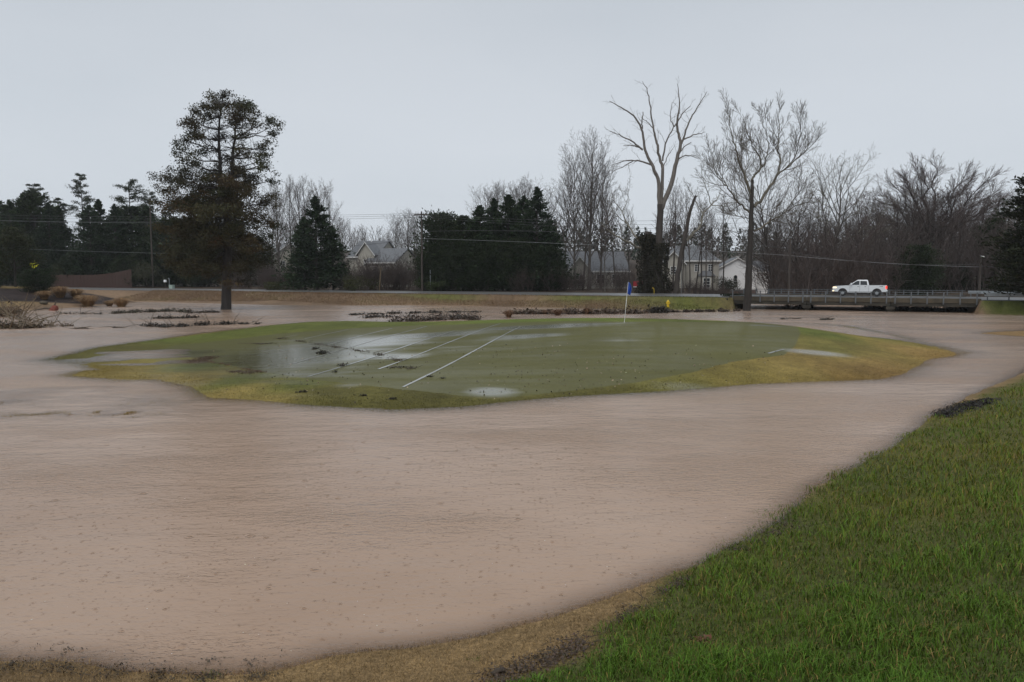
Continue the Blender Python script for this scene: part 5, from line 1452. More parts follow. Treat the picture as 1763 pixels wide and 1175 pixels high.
SY = dict(SPEC['syc']); SY['kids'] = (16, 11, 8, 5); SY['ratio'] = (.4, .46, .55, .62); SY['wob'] = (.05, .08, .10, .13, .15); SY['trop'] = (.05, .10, .13, .13, .1); SY['ang'] = (.8, .7, .65, .6)
syc, made = sketch_tree('sycamore_tree', 'large bare sycamore with dark ivy-blackened trunk standing in the flood before the bridge', 87.0, 1190, 150, 2.797, 268, 1080, 0.0, [
    ([(268, 1125), (269, 1070), (276, 900), (284, 740), (287, 620), (292, 500), (293, 448)], .50, .13, 12, 1, 0),
    ([(286, 520), (262, 425), (232, 350), (222, 270), (195, 205), (205, 95)], 0.165, 0.021, 7, 0, 12),
    ([(290, 500), (298, 455), (330, 410), (366, 378), (376, 325), (348, 255), (338, 160), (335, 70)], 0.16, 0.021, 7, 0, 13),
    ([(366, 378), (400, 330), (420, 240), (408, 150), (400, 90)], 0.078, 0.017, 6, 0, 10),
    ([(302, 578), (372, 508), (432, 420), (462, 330), (444, 285), (470, 195), (462, 75)], 0.18, 0.021, 7, 0, 14),
    ([(432, 420), (510, 360), (585, 300), (640, 215)], 0.094, 0.017, 6, 0, 11),
    ([(470, 390), (520, 330), (540, 220), (520, 130)], 0.062, 0.014, 6, 0, 9),
    ([(280, 605), (212, 562), (150, 490), (92, 450), (42, 370)], 0.117, 0.021, 6, 0, 12),
    ([(150, 490), (110, 420), (100, 350)], 0.047, 0.014, 5, 0, 8),
    ([(302, 695), (380, 652), (452, 608), (530, 565), (610, 540)], 0.117, 0.021, 6, 0, 11),
    ([(452, 608), (500, 540), (520, 470)], 0.055, 0.014, 5, 0, 8),
    ([(275, 632), (222, 630), (170, 600)], 0.055, 0.014, 5, 0, 6),
    ([(310, 600), (372, 585)], 0.055, 0.021, 5, 0, 3),
    ([(286, 560), (250, 480), (210, 420), (180, 380)], 0.055, 0.014, 5, 0, 8),
    ([(262, 425), (300, 340), (290, 250)], 0.055, 0.014, 5, 0, 8)], SY, M['bark_black'], (M['bark_sycamore'], M['twig_syc']), 61, tl=3.6)

DD = dict(SPEC['syc']); DD['seg'] = (8, 5, 4, 3); DD['kids'] = (6, 5, 3); DD['ratio'] = (.3, .32, .5); DD['thick'] = .013
dead, made_d = sketch_tree('broken_tree', 'tall broken bare tree with forked trunk and ivy at its foot behind the road', 108.0, 940, 120, 2.672, 520, 1020, 1.25, [
    ([(520, 1035), (519, 960), (521, 800), (526, 620)], .62, .42, 12, 1, 0),
    ([(522, 640), (520, 510), (484, 435), (452, 370), (442, 275), (400, 212), (332, 172), (288, 150)], .28, .035, 8, 2, 12),
    ([(530, 620), (541, 455), (522, 400), (511, 330), (496, 270), (482, 170), (470, 100), (446, 52)], .24, .03, 8, 2, 12),
    ([(534, 640), (588, 495), (606, 405), (627, 338), (604, 268), (612, 200), (622, 150), (611, 60)], .34, .035, 8, 2, 12),
    ([(444, 372), (392, 330), (332, 300), (292, 286)], .13, .03, 6, 2, 7),
    ([(430, 360), (390, 350), (355, 352)], .10, .04, 5, 2, 2),
    ([(484, 440), (420, 418), (352, 422), (306, 442)], .13, .03, 6, 2, 7),
    ([(400, 420), (350, 450), (305, 470)], .08, .03, 5, 2, 3),
    ([(442, 275), (440, 235), (444, 198)], .09, .06, 5, 2, 1),
    ([(627, 338), (660, 240), (690, 190), (722, 140), (748, 95)], .13, .03, 6, 2, 7),
    ([(640, 318), (690, 295), (738, 284)], .10, .03, 6, 2, 5),
    ([(608, 412), (650, 390), (712, 407)], .10, .03, 6, 2, 5),
    ([(620, 380), (640, 350), (672, 332)], .09, .05, 5, 2, 1),
    ([(538, 420), (552, 330), (592, 262), (570, 222), (582, 150)], .12, .03, 6, 2, 9),
    ([(592, 262), (630, 200), (668, 165)], .10, .04, 5, 2, 3),
    ([(496, 270), (470, 240), (440, 220)], .07, .03, 5, 2, 2),
    ([(540, 450), (560, 400), (585, 365)], .07, .03, 5, 2, 2)], DD, M['bark_dark'], (M['bark_dead'], M['twig_pale']), 62, tl=2.3)

LT = dict(SPEC['syc']); LT['kids'] = (10, 8, 6, 4)
lean_t, _ = sketch_tree('leaning_tree', 'dark leaning trunk with a pale side limb right of the broken tree', 106.0, 940, 120, 2.672, 598, 1015, 1.25, [
    ([(596, 1035), (604, 960), (632, 800), (650, 720), (666, 640), (690, 580)], .40, .16, 10, 1, 6),
    ([(644, 788), (700, 746), (738, 702), (746, 652), (800, 612), (850, 560)], .20, .04, 7, 0, 9),
    ([(746, 652), (720, 580), (700, 520)], .08, .025, 5, 0, 7),
    ([(800, 612), (760, 520), (740, 440)], .07, .02, 5, 0, 8),
    ([(800, 612), (850, 620), (900, 590)], .07, .02, 5, 0, 6)], LT, M['bark_dark'], (M['bark_pale'], M['twig_pale']), 63, tl=2.6)

stump, made_s = sketch_tree('ivy_stump', 'thick dead stump shrouded in dark ivy with pale limbs reaching left', 110.0, 940, 120, 2.672, 466, 1020, 1.25, [
    ([(462, 1035), (464, 950), (468, 820), (474, 745)], .62, .50, 11, 1, 0),
    ([(446, 832), (400, 806), (332, 780), (270, 745), (236, 712)], .19, .05, 7, 0, 9),
    ([(446, 826), (420, 760), (386, 700), (372, 640), (332, 580)], .16, .04, 7, 0, 9),
    ([(386, 700), (330, 660), (290, 610)], .07, .03, 5, 0, 6),
    ([(372, 640), (400, 580), (395, 510)], .06, .02, 5, 0, 6)], LT, M['bark_dark'], (M['bark_pale'], M['twig_pale']), 64, tl=2.4)
rng = np.random.default_rng(65)
def ivy(root, x0, x1, z0, z1, r0, r1, k, lean=(0, 0), mop=0):
    t = rng.uniform(0, 1, k); a_ = rng.uniform(0, 6.283, k); rr = (r0 + (r1 - r0) * t) * rng.uniform(.75, 1.25, k) * (1 + .25 * np.sin(a_ * 3 + t * 9))
    C0 = np.stack([x0 + (x1 - x0) * t + np.cos(a_) * rr, np.sin(a_) * rr, z0 + (z1 - z0) * t], 1)
    if mop:
        u = rng.normal(0, 1, (mop, 3)); u /= np.linalg.norm(u, axis=1, keepdims=True); u[:, 2] = np.where(u[:, 2] < 0, u[:, 2] * 1.6, u[:, 2] * .6)
        C0 = np.concatenate([C0, np.array([x1, 0, z1]) + u * rng.uniform(.5, 1, (mop, 1)) * np.array([1.9, 1.6, 1.2])])
    V, F, rg = leaf_mesh(C0, .24, rng, np.array((.030, .028, .018)), .45, 1.5, np.tile(-UP * .9, (len(C0), 1)))
    leaf_obj('ivy', V, F, rg, root)
ivy(dead, 0.0, 0.1, -.3, 7.0, 1.35, .75, 4200)
ivy(stump, -.1, .3, -.3, 7.6, 1.25, 1.05, 5200, mop=2600)
# ------------------------------------------------------------------ brush and far woods
M['brush'] = attr_mat('brush_leaf', .8)
def replicate(protos, places, rg_):
    """protos: list of (V, F); places: (x, y, z, scale); one merged mesh"""
    Vs, Fs, off = [], [], 0
    for (x, y, z, sc) in places:
        V, F = protos[rg_.integers(len(protos))]; a_ = rg_.uniform(0, 6.283); ca, sa = math.cos(a_), math.sin(a_)
        w_ = sc * rg_.uniform(.8, 1.25)
        Vs.append(np.stack([(V[:, 0] * ca - V[:, 1] * sa) * w_ + x, (V[:, 0] * sa + V[:, 1] * ca) * w_ + y, V[:, 2] * sc + z], 1)); Fs.append(F + off); off += len(V)
    return np.concatenate(Vs), np.concatenate(Fs)
def bush_protos(seed, stems):
    rg_ = np.random.default_rng(seed); ps = []
    for k_ in range(6):
        out = []
        for q in range(stems):
            a_ = rg_.uniform(0, 6.28); d = unit(np.array([math.cos(a_) * .45, math.sin(a_) * .45, 1.0]))
            grow(out, rg_, np.array([rg_.normal(0, .12), rg_.normal(0, .12), -.03]), d, rg_.uniform(.6, 1.0), .009, 0, BR)
        ps.append(tubes([(P, r_, s_) for P, r_, s_, lv in out]))
    return ps
BR = dict(SPEC['brush']); BR['rmin'] = .0028
BUSH = bush_protos(70, 8)
def brush_mass(name, label, spots, seed, mat):
    rg_ = np.random.default_rng(seed)
    V, F = replicate(BUSH, spots, rg_)
    return tag(link(name, mesh_np(name, V, F, mat, False)), label, 'brush', kind='stuff')
rng = np.random.default_rng(70)
def spots(p0, p1, Y0, Y1, n_, h0, h1):
    r_ = []
    for i in range(n_):
        px = rng.uniform(p0, p1); Y = rng.uniform(Y0, Y1); b_ = base_at(px, Y); r_.append((b_[0], b_[1], b_[2], rng.uniform(h0, h1)))
    return r_
brush_mass('brush_thicket', 'dark brown leafless brush before the pale cream house', spots(592, 738, 125, 136, 55, 2.4, 5.2), 71, M['twig_brown'])
brush_mass('brush_thicket', 'brown leafless brush under the middle evergreens and the tall clump', spots(880, 1110, 121, 132, 52, 1.8, 4.0), 72, M['twig_brown'])
brush_mass('brush_thicket', 'leafless brush under the bare row left of the lone evergreen', spots(400, 530, 132, 142, 40, 2.0, 4.5), 73, M['twig_brown'])
brush_mass('brush_thicket', 'brown undergrowth along the road below the beige and white houses', spots(1120, 1290, 112, 128, 45, 1.0, 2.2), 74, M['twig_brown'])
brush_mass('undergrowth', 'dense brown undergrowth filling the wood behind the bridge', spots(1325, 1840, 112, 175, 155, 3.5, 11.0), 75, M['twig_brown'])
def leaf_shrub(px, Y, toppy, r_, col, label, k=1800, nm='shrub'):
    b_ = base_at(px, Y); H = atY(px, toppy, Y)[2] - b_[2]; q = np.random.default_rng(int(px) + 3)
    o = thing(nm, label, 'shrub', b_)
    lob = [(q.normal(0, r_ * .45), q.normal(0, r_ * .45), H * q.uniform(.3, .75), r_ * q.uniform(.4, .7)) for _ in range(9)]
    C0 = []
    for (x, y, z, rr) in lob:
        u = q.normal(0, 1, (k // 9, 3)); u /= np.linalg.norm(u, axis=1, keepdims=True); C0.append(np.array([x, y, z]) + u * q.uniform(.5, 1, (k // 9, 1)) * rr * np.array([1, 1, .8]))
    C0 = np.concatenate(C0); C0[:, 2] = np.clip(C0[:, 2], .05, H)
    V, F, rg = leaf_mesh(C0, .22, q, np.array(col), .35, 1.8); leaf_obj('crown', V, F, rg, o)
    V, F = tubes([(np.array([(0, 0, -.2), np.array([x, y, z]) * .5, (x, y, z)]), np.array([.05, .035, .015]), 4) for (x, y, z, rr) in lob]); link('stem', mesh_np('stem', V, F, M['bark_dark'], True), o)
leaf_shrub(604, 123, 474, 2.6, (.055, .058, .022), 'olive green shrub right of the lone evergreen by the road')
leaf_shrub(752, 122, 482, 1.5, (.045, .062, .024), 'small green shrub beside the thin pale post')
leaf_shrub(1252, 138, 466, 2.4, (.045, .048, .030), 'grey-green bush in front of the white gabled house', 2600)
leaf_shrub(480, 128, 486, 2.4, (.06, .062, .026), 'low olive shrub left of the lone evergreen')
leaf_shrub(1262, 92.8, 507, .95, (.022, .03, .016), 'dark shrub at the left end of the bridge', 1400)
leaf_shrub(110, 161, 452, 2.2, (.06, .062, .030), 'yellow-green shrub over the left end of the board fence')
leaf_shrub(255, 150, 446, 3.2, (.060, .062, .038), 'pale olive shrub mass right of the board fence', 2600)

# wooded hill far behind: one mass
rng = np.random.default_rng(80)
FW = dict(SPEC['slender']); FW['seg'] = (4, 2, 1); FW['kids'] = (15, 5); FW['rmin'] = .0028; FW['sides'] = (4, 3, 3); FW['thick'] = .016; FW['ratio'] = (.28, .5); FW['t0'] = (.15, .2)
FT = []
for k_ in range(6):
    out = []; grow(out, rng, np.array([0, 0, -.02]), unit(np.array([rng.normal(0, .05), rng.normal(0, .05), 1])), 1.0, .015, 0, FW)
    FT.append(tubes([(P, r_, s_) for P, r_, s_, lv in out]))
places = []
for i in range(230):
    px = rng.uniform(-150, 1950); Y = rng.uniform(215, 420); b_ = base_at(px, Y)
    places.append((b_[0], b_[1], b_[2], rng.uniform(11, 17) * (1.0 if px > 940 or px < 600 else .8)))
V, F = replicate(FT, places, rng)
tag(link('far_woods', mesh_np('far_woods', V, F, M['twig_grey'], False)), 'grey leafless woods covering the hill far behind the houses', 'woods', kind='stuff')
C0 = []
for i in range(70):
    px = rng.uniform(950, 1340); Y = rng.uniform(260, 380); b_ = base_at(px, Y); H = rng.uniform(10, 17)
    u = rng.uniform(0, 1, 90); a_ = rng.uniform(0, 6.28, 90); rr = 3.2 * (1 - u) ** .7 * rng.uniform(.3, 1, 90)
    C0.append(b_ + np.stack([np.cos(a_) * rr, np.sin(a_) * rr, H * (.2 + .8 * u)], 1))
V, F, rg = leaf_mesh(np.concatenate(C0), 1.3, rng, np.array((.035, .046, .030)), .3, 1.8)
o = link('far_pines', mesh_np('far_pines', V, F, M['leaf'], False, {'col': ('FLOAT_COLOR', rg)})); tag(o, 'dark pines scattered on the hill far behind the houses', 'woods', kind='stuff')
# ================================================================== grass, debris, haze
def blades(name, label, X, Y, Zg, h, w, bend, col, tri=False, parent=None):
    rg_ = np.random.default_rng(abs(hash(name)) % 1000 if False else len(X) % 997)
    n_ = len(X); az = rg_.uniform(0, 6.283, n_); dirv = np.stack([np.cos(az), np.sin(az), np.zeros(n_)], 1)
    fa = rg_.uniform(0, 6.283, n_); side = np.stack([np.cos(fa), np.sin(fa), np.zeros(n_)], 1) * (w * .5)[:, None]
    P0 = np.stack([X, Y, Zg - .008], 1)
    P2 = P0 + UP * (h * np.sqrt(np.maximum(.05, 1 - bend ** 2)))[:, None] + dirv * (h * bend)[:, None]
    rgb = np.concatenate([np.clip(col, 0.003, 1), np.ones((n_, 1))], 1)
    if tri:
        V = np.stack([P0 - side, P0 + side, P2], 1).reshape(-1, 3); F = np.arange(n_ * 3).reshape(-1, 3); rg = np.repeat(rgb, 3, 0)
        Fs = F
    else:
        P1 = P0 + UP * (h * .62)[:, None] + dirv * (h * bend * .35)[:, None]
        V = np.stack([P0 - side, P0 + side, P1 + side * .85, P1 - side * .85, P2], 1).reshape(-1, 3)
        I0 = np.arange(n_) * 5; Fs = [np.stack([I0, I0 + 1, I0 + 2, I0 + 3], 1), np.stack([I0 + 3, I0 + 2, I0 + 4], 1)]; rg = np.repeat(rgb, 5, 0)
    o = link(name, mesh_np(name, V, Fs, M['grass'], False, {'col': ('FLOAT_COLOR', rg)}), parent)
    tag(o, label, 'grass', kind='stuff')
    return o

rng = np.random.default_rng(90)
NB = 370000
r_ = np.exp(rng.uniform(math.log(1.7), math.log(36), NB)); th = rng.uniform(R(-22), R(52), NB)
X, Y = r_ * np.sin(th), r_ * np.cos(th)
dl = sdist(lawn, X, Y) + 0.55 * vnoise(X, Y, .8, 32) + .25 * vnoise(X, Y, .25, 35)
bare_ = vnoise(X, Y, .9, 44) + .6 * vnoise(X, Y, .3, 45)
k = (dl > rng.uniform(-.12, .25, NB))
X, Y, dl = X[k], Y[k], dl[k]
Zg = terrain(X, Y)
dist = np.hypot(X, Y)
cl = vnoise(X, Y, .55, 41) + .7 * vnoise(X, Y, .22, 42)
h = (0.075 + .15 * np.clip(cl * 1.2 + .3, 0, 1.2)) * rng.uniform(.55, 1.35, len(X)) * np.clip(.35 + dl * .9, .35, 1)
w = np.clip(.0036 + .0005 * dist, .0042, .016) * rng.uniform(.7, 1.3, len(X))
gcol = np.array((.062, .135, .014))[None] * rng.uniform(.45, 1.5, (len(X), 1)) * (1 + .5 * cl[:, None])
big_ = vnoise(X, Y, 2.2, 46)
ye = np.clip(.10 + .62 * sm(6, 18, dist) + .6 * big_ * sm(4, 10, dist), 0, .9)
gcol = gcol + (np.array((.175, .155, .022)) - gcol) * (rng.uniform(0, 1, (len(X), 1)) * ye[:, None] * 1.3)
dry = rng.uniform(0, 1, len(X)) < .06 + .10 * np.clip(big_ + .3, 0, 1)
gcol[dry] = np.array((.22, .16, .05)) * rng.uniform(.6, 1.3, (dry.sum(), 1))
blades('lawn_grass', 'long wet green grass covering the near bank', X, Y, Zg, h, w, np.clip(rng.normal(.68, .24, len(X)), .08, .98), gcol)

# short dormant turf along the near waterline
NB = 420000
r_ = np.exp(rng.uniform(math.log(5.0), math.log(34), NB)); th = rng.uniform(R(-42), R(40), NB)
X, Y = r_ * np.sin(th), r_ * np.cos(th)
d1_ = sdist(near_bank, X, Y); dl = sdist(lawn, X, Y)
k = (d1_ > -.05) & (dl < .15) & (d1_ < 7)
X, Y, d1_ = X[k], Y[k], d1_[k]; Zg = terrain(X, Y); k = Zg > -.012; X, Y, Zg = X[k], Y[k], Zg[k]
cv = vnoise(X, Y, .5, 51) + vnoise(X, Y, .17, 52)
tcol = np.array((.27, .185, .085))[None] * (rng.uniform(.35, 1.5, (len(X), 1)) * (1 + .55 * cv[:, None]))
gr_ = vnoise(X, Y, .45, 53) + .5 * vnoise(X, Y, .2, 54) > .48
tcol[gr_] = np.array((.09, .13, .02)) * rng.uniform(.7, 1.3, (gr_.sum(), 1))
blades('dormant_grass', 'short tan dormant turf along the near waterline', X, Y, Zg, rng.uniform(.02, .07, len(X)), np.full(len(X), .006) * rng.uniform(.6, 1.6, len(X)), rng.uniform(.3, .95, len(X)), tcol, True)

# coarse turf on the rim of the green island and drowned tufts in the shallows
NB = 90000
a_ = np.array(green_isl); t_ = rng.integers(0, len(a_), NB); u = rng.uniform(0, 1, NB)[:, None]
P = a_[t_] + (a_[(t_ + 1) % len(a_)] - a_[t_]) * u + rng.normal(0, .9, (NB, 2))
k = P[:, 1] < 62; P = P[k]; Zg = terrain(P[:, 0], P[:, 1]); dpt = sdist(putt, P[:, 0], P[:, 1])
k = (Zg > -.02) & (dpt < -.4); P, Zg = P[k], Zg[k]
gcl = idw(ctrl, P[:, 0], P[:, 1], 4.0) * rng.uniform(.5, 1.4, (len(P), 1))
blades('island_rim_grass', 'short yellow-green turf on the rim of the green island', P[:, 0], P[:, 1], Zg, rng.uniform(.02, .07, len(P)), rng.uniform(.012, .022, len(P)), rng.uniform(.2, .9, len(P)), gcl, True)
NB = 60000
b_ = at(140, 712); X = rng.normal(b_[0], 5.0, NB); Y = rng.normal(b_[1], 1.1, NB)
Zg = terrain(X, Y); k = (Zg > -.045) & (Zg < .03) & (vnoise(X, Y, .8, 61) + vnoise(X, Y, .3, 62) > .18); X, Y, Zg = X[k], Y[k], Zg[k]
blades('drowned_grass', 'yellow grass tips breaking the shallow water left of the green', X, Y, Zg, rng.uniform(.03, .075, len(X)), rng.uniform(.01, .018, len(X)), rng.uniform(.3, .95, len(X)), np.array((.26, .19, .06)) * rng.uniform(.6, 1.3, (len(X), 1)), True)
# rough turf on the far bank
NB = 70000
s_ = rng.uniform(-60, BR0 - 1, NB); v_ = rng.uniform(-9, -.3, NB); P = RO + RU * s_[:, None] + RV * v_[:, None]
Zg = terrain(P[:, 0], P[:, 1]); k = Zg > .05; P, Zg, s_ = P[k], Zg[k], s_[k]
hy_ = np.clip(np.exp(-((P[:, 0] - 24) / 13) ** 2) * 1.1 + vnoise(P[:, 0], P[:, 1], 2.5, 31), 0, 1)[:, None]
fc_ = (np.array((.20, .13, .075)) * (1 - hy_) + np.array((.12, .125, .035)) * hy_) * rng.uniform(.55, 1.35, (len(P), 1))
blades('bank_grass', 'rough brown and green turf on the far bank below the road', P[:, 0], P[:, 1], Zg, rng.uniform(.08, .24, len(P)), rng.uniform(.03, .06, len(P)), rng.uniform(.2, .8, len(P)), fc_, True)

# ------------------------------------------------------------------ debris
def litter_cards(C0, size, rg_, col, var=.5, flat=.75):
    n_ = len(C0); d = rg_.normal(0, 1, (n_, 3)); d[:, 2] *= (1 - flat); d /= np.linalg.norm(d, axis=1, keepdims=True)
    return leaf_mesh(C0, size, rg_, np.array(col), var, 1.7, d, flat)

def debris_raft(name, label, pts_px, width, nleaf, nstick, seed, col=(.05, .038, .026), h=.14, size=.22, stick_len=(.5, 1.8), cat='debris', up=.35, smat='wood_wet', on_ground=False, srad=1.0):
    """a floating raft of leaves and sticks along a line, each stick its own part"""
    rg_ = np.random.default_rng(seed)
    L_ = [hit(*p) if on_ground else at(*p) for p in pts_px]; L_ = np.array(L_)
    o = thing(name, label, cat, (L_[0][0], L_[0][1], max(0, L_[0][2])))
    base_ = np.array([L_[0][0], L_[0][1], max(0, L_[0][2])])
    seg = np.linalg.norm(np.diff(L_, axis=0), axis=1); cum = np.concatenate([[0], np.cumsum(seg)]); tot = cum[-1]
    def along(q):
        q = np.asarray(q) * tot
        return np.stack([np.interp(q, cum, L_[:, i]) for i in range(3)], -1)
    q = rg_.uniform(0, 1, nleaf); q = q + .05 * np.sin(q * 40 + seed); q = np.clip(q, 0, 1)
    keep_ = (vnoise(q * tot, np.full(nleaf, seed * 3.1), max(.8, tot / 14), seed) > -.22); q = q[keep_]
    C0 = along(q); n_ = len(q)
    prof = (.35 + .9 * np.clip(vnoise(q * tot, np.full(n_, 7.7), max(1.0, tot / 9), seed + 1) + .5, 0, 1))
    C0[:, 0] += rg_.normal(0, width, n_) * .6; C0[:, 1] += rg_.normal(0, width, n_) * prof
    C0[:, 2] = np.maximum(terrain(C0[:, 0], C0[:, 1]), 0) + np.abs(rg_.normal(0, h, n_)) * prof + .015
    V, F, rg2 = litter_cards(C0 - base_, size, rg_, col)
    lo = leaf_obj('litter', V, F, rg2, o, 'litter'); lo['kind'] = 'stuff'
    for i in range(nstick):
        c = along(rg_.uniform(0, 1)); c = c + np.array([rg_.normal(0, width), rg_.normal(0, width), 0]); c[2] = max(0, float(terrain(c[:1], c[1:2])[0])) + .03
        a_ = rg_.uniform(0, 6.28); Ls = rg_.uniform(*stick_len); el = abs(rg_.normal(0, up))
        d = unit(np.array([math.cos(a_), math.sin(a_) * .5, el]))
        P = np.array([c - d * Ls * .15, c + d * Ls * .35 + rg_.normal(0, .05, 3) * Ls, c + d * Ls * .85 + rg_.normal(0, .07, 3) * Ls]) - base_
        r0 = (.004 + .014 * Ls) * srad
        V, F = tubes([(P, np.array([r0, r0 * .8, r0 * .35]), 5)])
        link('branch', mesh_np('branch', V, F, M[smat], True), o)
    return o
debris_raft('debris_raft', 'long dark band of floating leaves and reeds left of the cedar', [(190, 540.5), (225, 539), (265, 537.5), (300, 536), (325, 538.5)], .4, 1900, 10, 101, (.07, .06, .042), .14, .22)
debris_raft('debris_raft', 'short dark litter streak beside the cedar trunk', [(325, 540), (345, 538.5), (378, 538.5)], .25, 500, 5, 102, (.04, .03, .022), .10, .2)
debris_raft('debris_raft', 'thin line of floating specks between the branch heap and dark band', [(95, 541), (140, 541), (190, 541.5)], .3, 260, 8, 103, (.04, .032, .024), .10, .18)
debris_raft('debris_raft', 'sprig of upright twigs and litter below the dark band', [(265, 549), (300, 548.5), (340, 547.5)], .25, 500, 16, 104, (.045, .035, .025), .1, .2, up=.9)
debris_raft('debris_raft', 'dark tangle of sticks and leaves washed toward the back left of the green', [(242, 561), (290, 564), (340, 561), (400, 558.5), (446, 558.5)], .3, 1500, 30, 105, (.035, .027, .020), .12, .2, up=.8)
debris_raft('debris_raft', 'lone floating pole-like driftwood left of the green', [(196, 565), (205, 564.5)], .1, 40, 3, 106, (.03, .022, .016), .04, .15, (1.2, 2.6), up=.03)
debris_raft('debris_raft', 'thin stick and leaf line floating below the branch heap', [(130, 566), (165, 566.5)], .2, 120, 6, 107, (.05, .035, .022), .04, .15, up=.05)
debris_raft('debris_raft', 'low mats of dark weed behind the green left of centre', [(600, 543), (640, 541.5), (700, 540), (760, 538.5), (820, 538)], .5, 1000, 14, 108, (.038, .032, .024), .09, .24)
debris_raft('debris_raft', 'dark brown heap of sticks behind the green\'s back edge', [(676, 554), (720, 553), (760, 551), (800, 549), (818, 551)], .55, 1600, 40, 109, (.065, .047, .036), .26, .24, up=.8)
debris_raft('debris_raft', 'scattered dark clumps floating left behind the green', [(628, 548), (655, 546), (680, 547)], .4, 340, 8, 110, (.03, .025, .02), .12, .22, up=.6)
debris_raft('debris_raft', 'broad brown raft of leaves behind the flagstick', [(880, 541), (940, 540.5), (1000, 540.5), (1060, 540), (1110, 540)], .65, 3600, 30, 111, (.075, .05, .032), .2, .28, up=.5)
debris_raft('debris_raft', 'dark wet heap of leaves below the fire hydrant', [(1090, 539.5), (1120, 539), (1146, 538.5)], .5, 2200, 10, 112, (.032, .024, .018), .30, .28)
debris_raft('debris_raft', 'broken line of dark debris trailing right below the hydrant bank', [(1150, 538), (1190, 537.5), (1230, 537), (1255, 537), (1270, 536)], .3, 1500, 18, 113, (.045, .03, .022), .15, .24, up=.6)
debris_raft('debris_raft', 'small dark floating litter right of the big sycamore', [(1345, 550), (1375, 549)], .15, 130, 6, 114, (.03, .025, .02), .05, .18, up=.1)
debris_raft('debris_raft', 'dark floating weed patch in front of the bridge', [(1414, 551), (1432, 550.5)], .2, 180, 4, 115, (.035, .035, .025), .06, .18, up=.1)
debris_raft('drift_heap', 'heap of driftwood jammed against the left bridge pier', [(1352, 531.5), (1375, 532), (1396, 531.5)], .45, 900, 26, 116, (.035, .027, .02), .25, .26, (.8, 2.6), up=.4)
debris_raft('drift_heap', 'dark brush jammed under the right span of the bridge', [(1540, 534.5), (1600, 535.5), (1665, 537)], .5, 2400, 30, 117, (.02, .017, .013), .32, .3, (.8, 2.6), up=.3)
debris_raft('drift_heap', 'dark debris caught beneath the middle of the bridge', [(1490, 532), (1520, 533), (1545, 534)], .45, 1200, 20, 118, (.028, .022, .017), .25, .26, (.8, 2.2), up=.3)
# branch heap on the left
debris_raft('branch_heap', 'tangled heap of tan flood-borne branches at the left edge', [(-60, 566), (0, 565), (40, 566), (75, 564), (112, 562)], .45, 1500, 46, 119, (.10, .07, .042), .22, .24, (.8, 3.2), up=.55, smat='wood_tan')
debris_raft('branch_heap', 'upper mass of brown twigs behind the left branch heap', [(-50, 545), (0, 546), (20, 541), (36, 539)], .5, 1500, 40, 120, (.12, .075, .045), .45, .26, (.8, 2.8), up=.8, smat='wood_tan')
debris_raft('branch_heap', 'long slanting bare boughs between the two left heaps', [(20, 545), (40, 552), (55, 560)], .4, 260, 22, 121, (.09, .065, .04), .2, .22, (1.8, 4.2), up=.75, smat='wood_tan')
rs = at(92, 535)
st = thing('rusty_stump', 'rust-red upturned stump floating behind the left branch heap', 'stump', (rs[0], rs[1], 0))
MB().lathe([(.40, -.3), (.42, .15), (.34, .45), (.2, .62)], 9).build('body', M['rust'], st, smooth=False).rotation_euler = (0, .5, .4)
V, F = tubes([(np.array([(0, 0, .2), (-1.0, .1, .25), (-2.2, 0, .02)]), np.array([.14, .1, .04]), 6), (np.array([(.1, 0, .5), (.3, 0, .9), (.28, .1, 1.1)]), np.array([.1, .06, .02]), 5)])
link('root', mesh_np('root', V, F, M['wood_wet'], True), st)
rk = hit(75, 524)
rg_ = np.random.default_rng(7)
bm = bmesh.new(); bmesh.ops.create_icosphere(bm, subdivisions=2, radius=.42)
for v__ in bm.verts: v__.co = Vector((v__.co.x * 1.2, v__.co.y, v__.co.z * .6)) * (1 + rg_.normal(0, .07))
me = bpy.data.meshes.new('rock'); bm.to_mesh(me); bm.free(); me.materials.append(M['concrete'])
tag(link('rock', me, None, (rk[0], rk[1], rk[2] + .15)), 'small grey rock on the tan turf left of the mulch bed', 'rock')
# tan reed tufts behind the green
rng = np.random.default_rng(130)
for (px, py, r_, h_, lab) in [(876, 547, .8, .85, 'tan reed tuft breaking the water behind the middle of the green'), (960, 543, 1.0, .75, 'broad tan reed tuft left of the flagstick'), (1010, 541, .7, .8, 'thin tan reed tuft left behind the flagstick'), (938, 541, .6, .5, 'small tan reed tuft left of the broad one')]:
    p = at(px, py); tuft_obj('reed_tuft', lab, (p[0], p[1], -.05), r_, h_, 380, (.20, .12, .07), rng, 'reeds', w=.02)

# litter washed over the green
debris_raft('twig_line', 'line of twigs and leaves washed across the left of the putting green', [(476, 583), (520, 588), (590, 600), (650, 610), (690, 622)], .16, 650, 22, 140, (.065, .045, .03), .012, .065, (.3, .9), up=.12, srad=.8, on_ground=True)
debris_raft('twig_line', 'dark sticks lying left on the putting green', [(440, 593), (470, 592)], .10, 40, 7, 141, (.03, .024, .02), .01, .08, (.5, 1.3), up=.04, srad=.9, on_ground=True)
debris_raft('twig_line', 'brown silt and leaf smear on the left tip of the green', [(318, 622), (340, 623), (362, 615)], .45, 1300, 2, 142, (.085, .05, .028), .004, .06, (.2, .5), up=.03, on_ground=True)
debris_raft('twig_line', 'strip of pine straw along the front left edge of the putting green', [(357, 622), (400, 631), (455, 642)], .08, 1100, 3, 143, (.12, .07, .04), .006, .05, (.2, .5), up=.03, on_ground=True)
debris_raft('twig_line', 'small twig scatter in the middle of the putting green', [(670, 634), (700, 633), (712, 636)], .2, 60, 9, 144, (.05, .04, .03), .01, .1, (.2, .6), up=.1, on_ground=True)
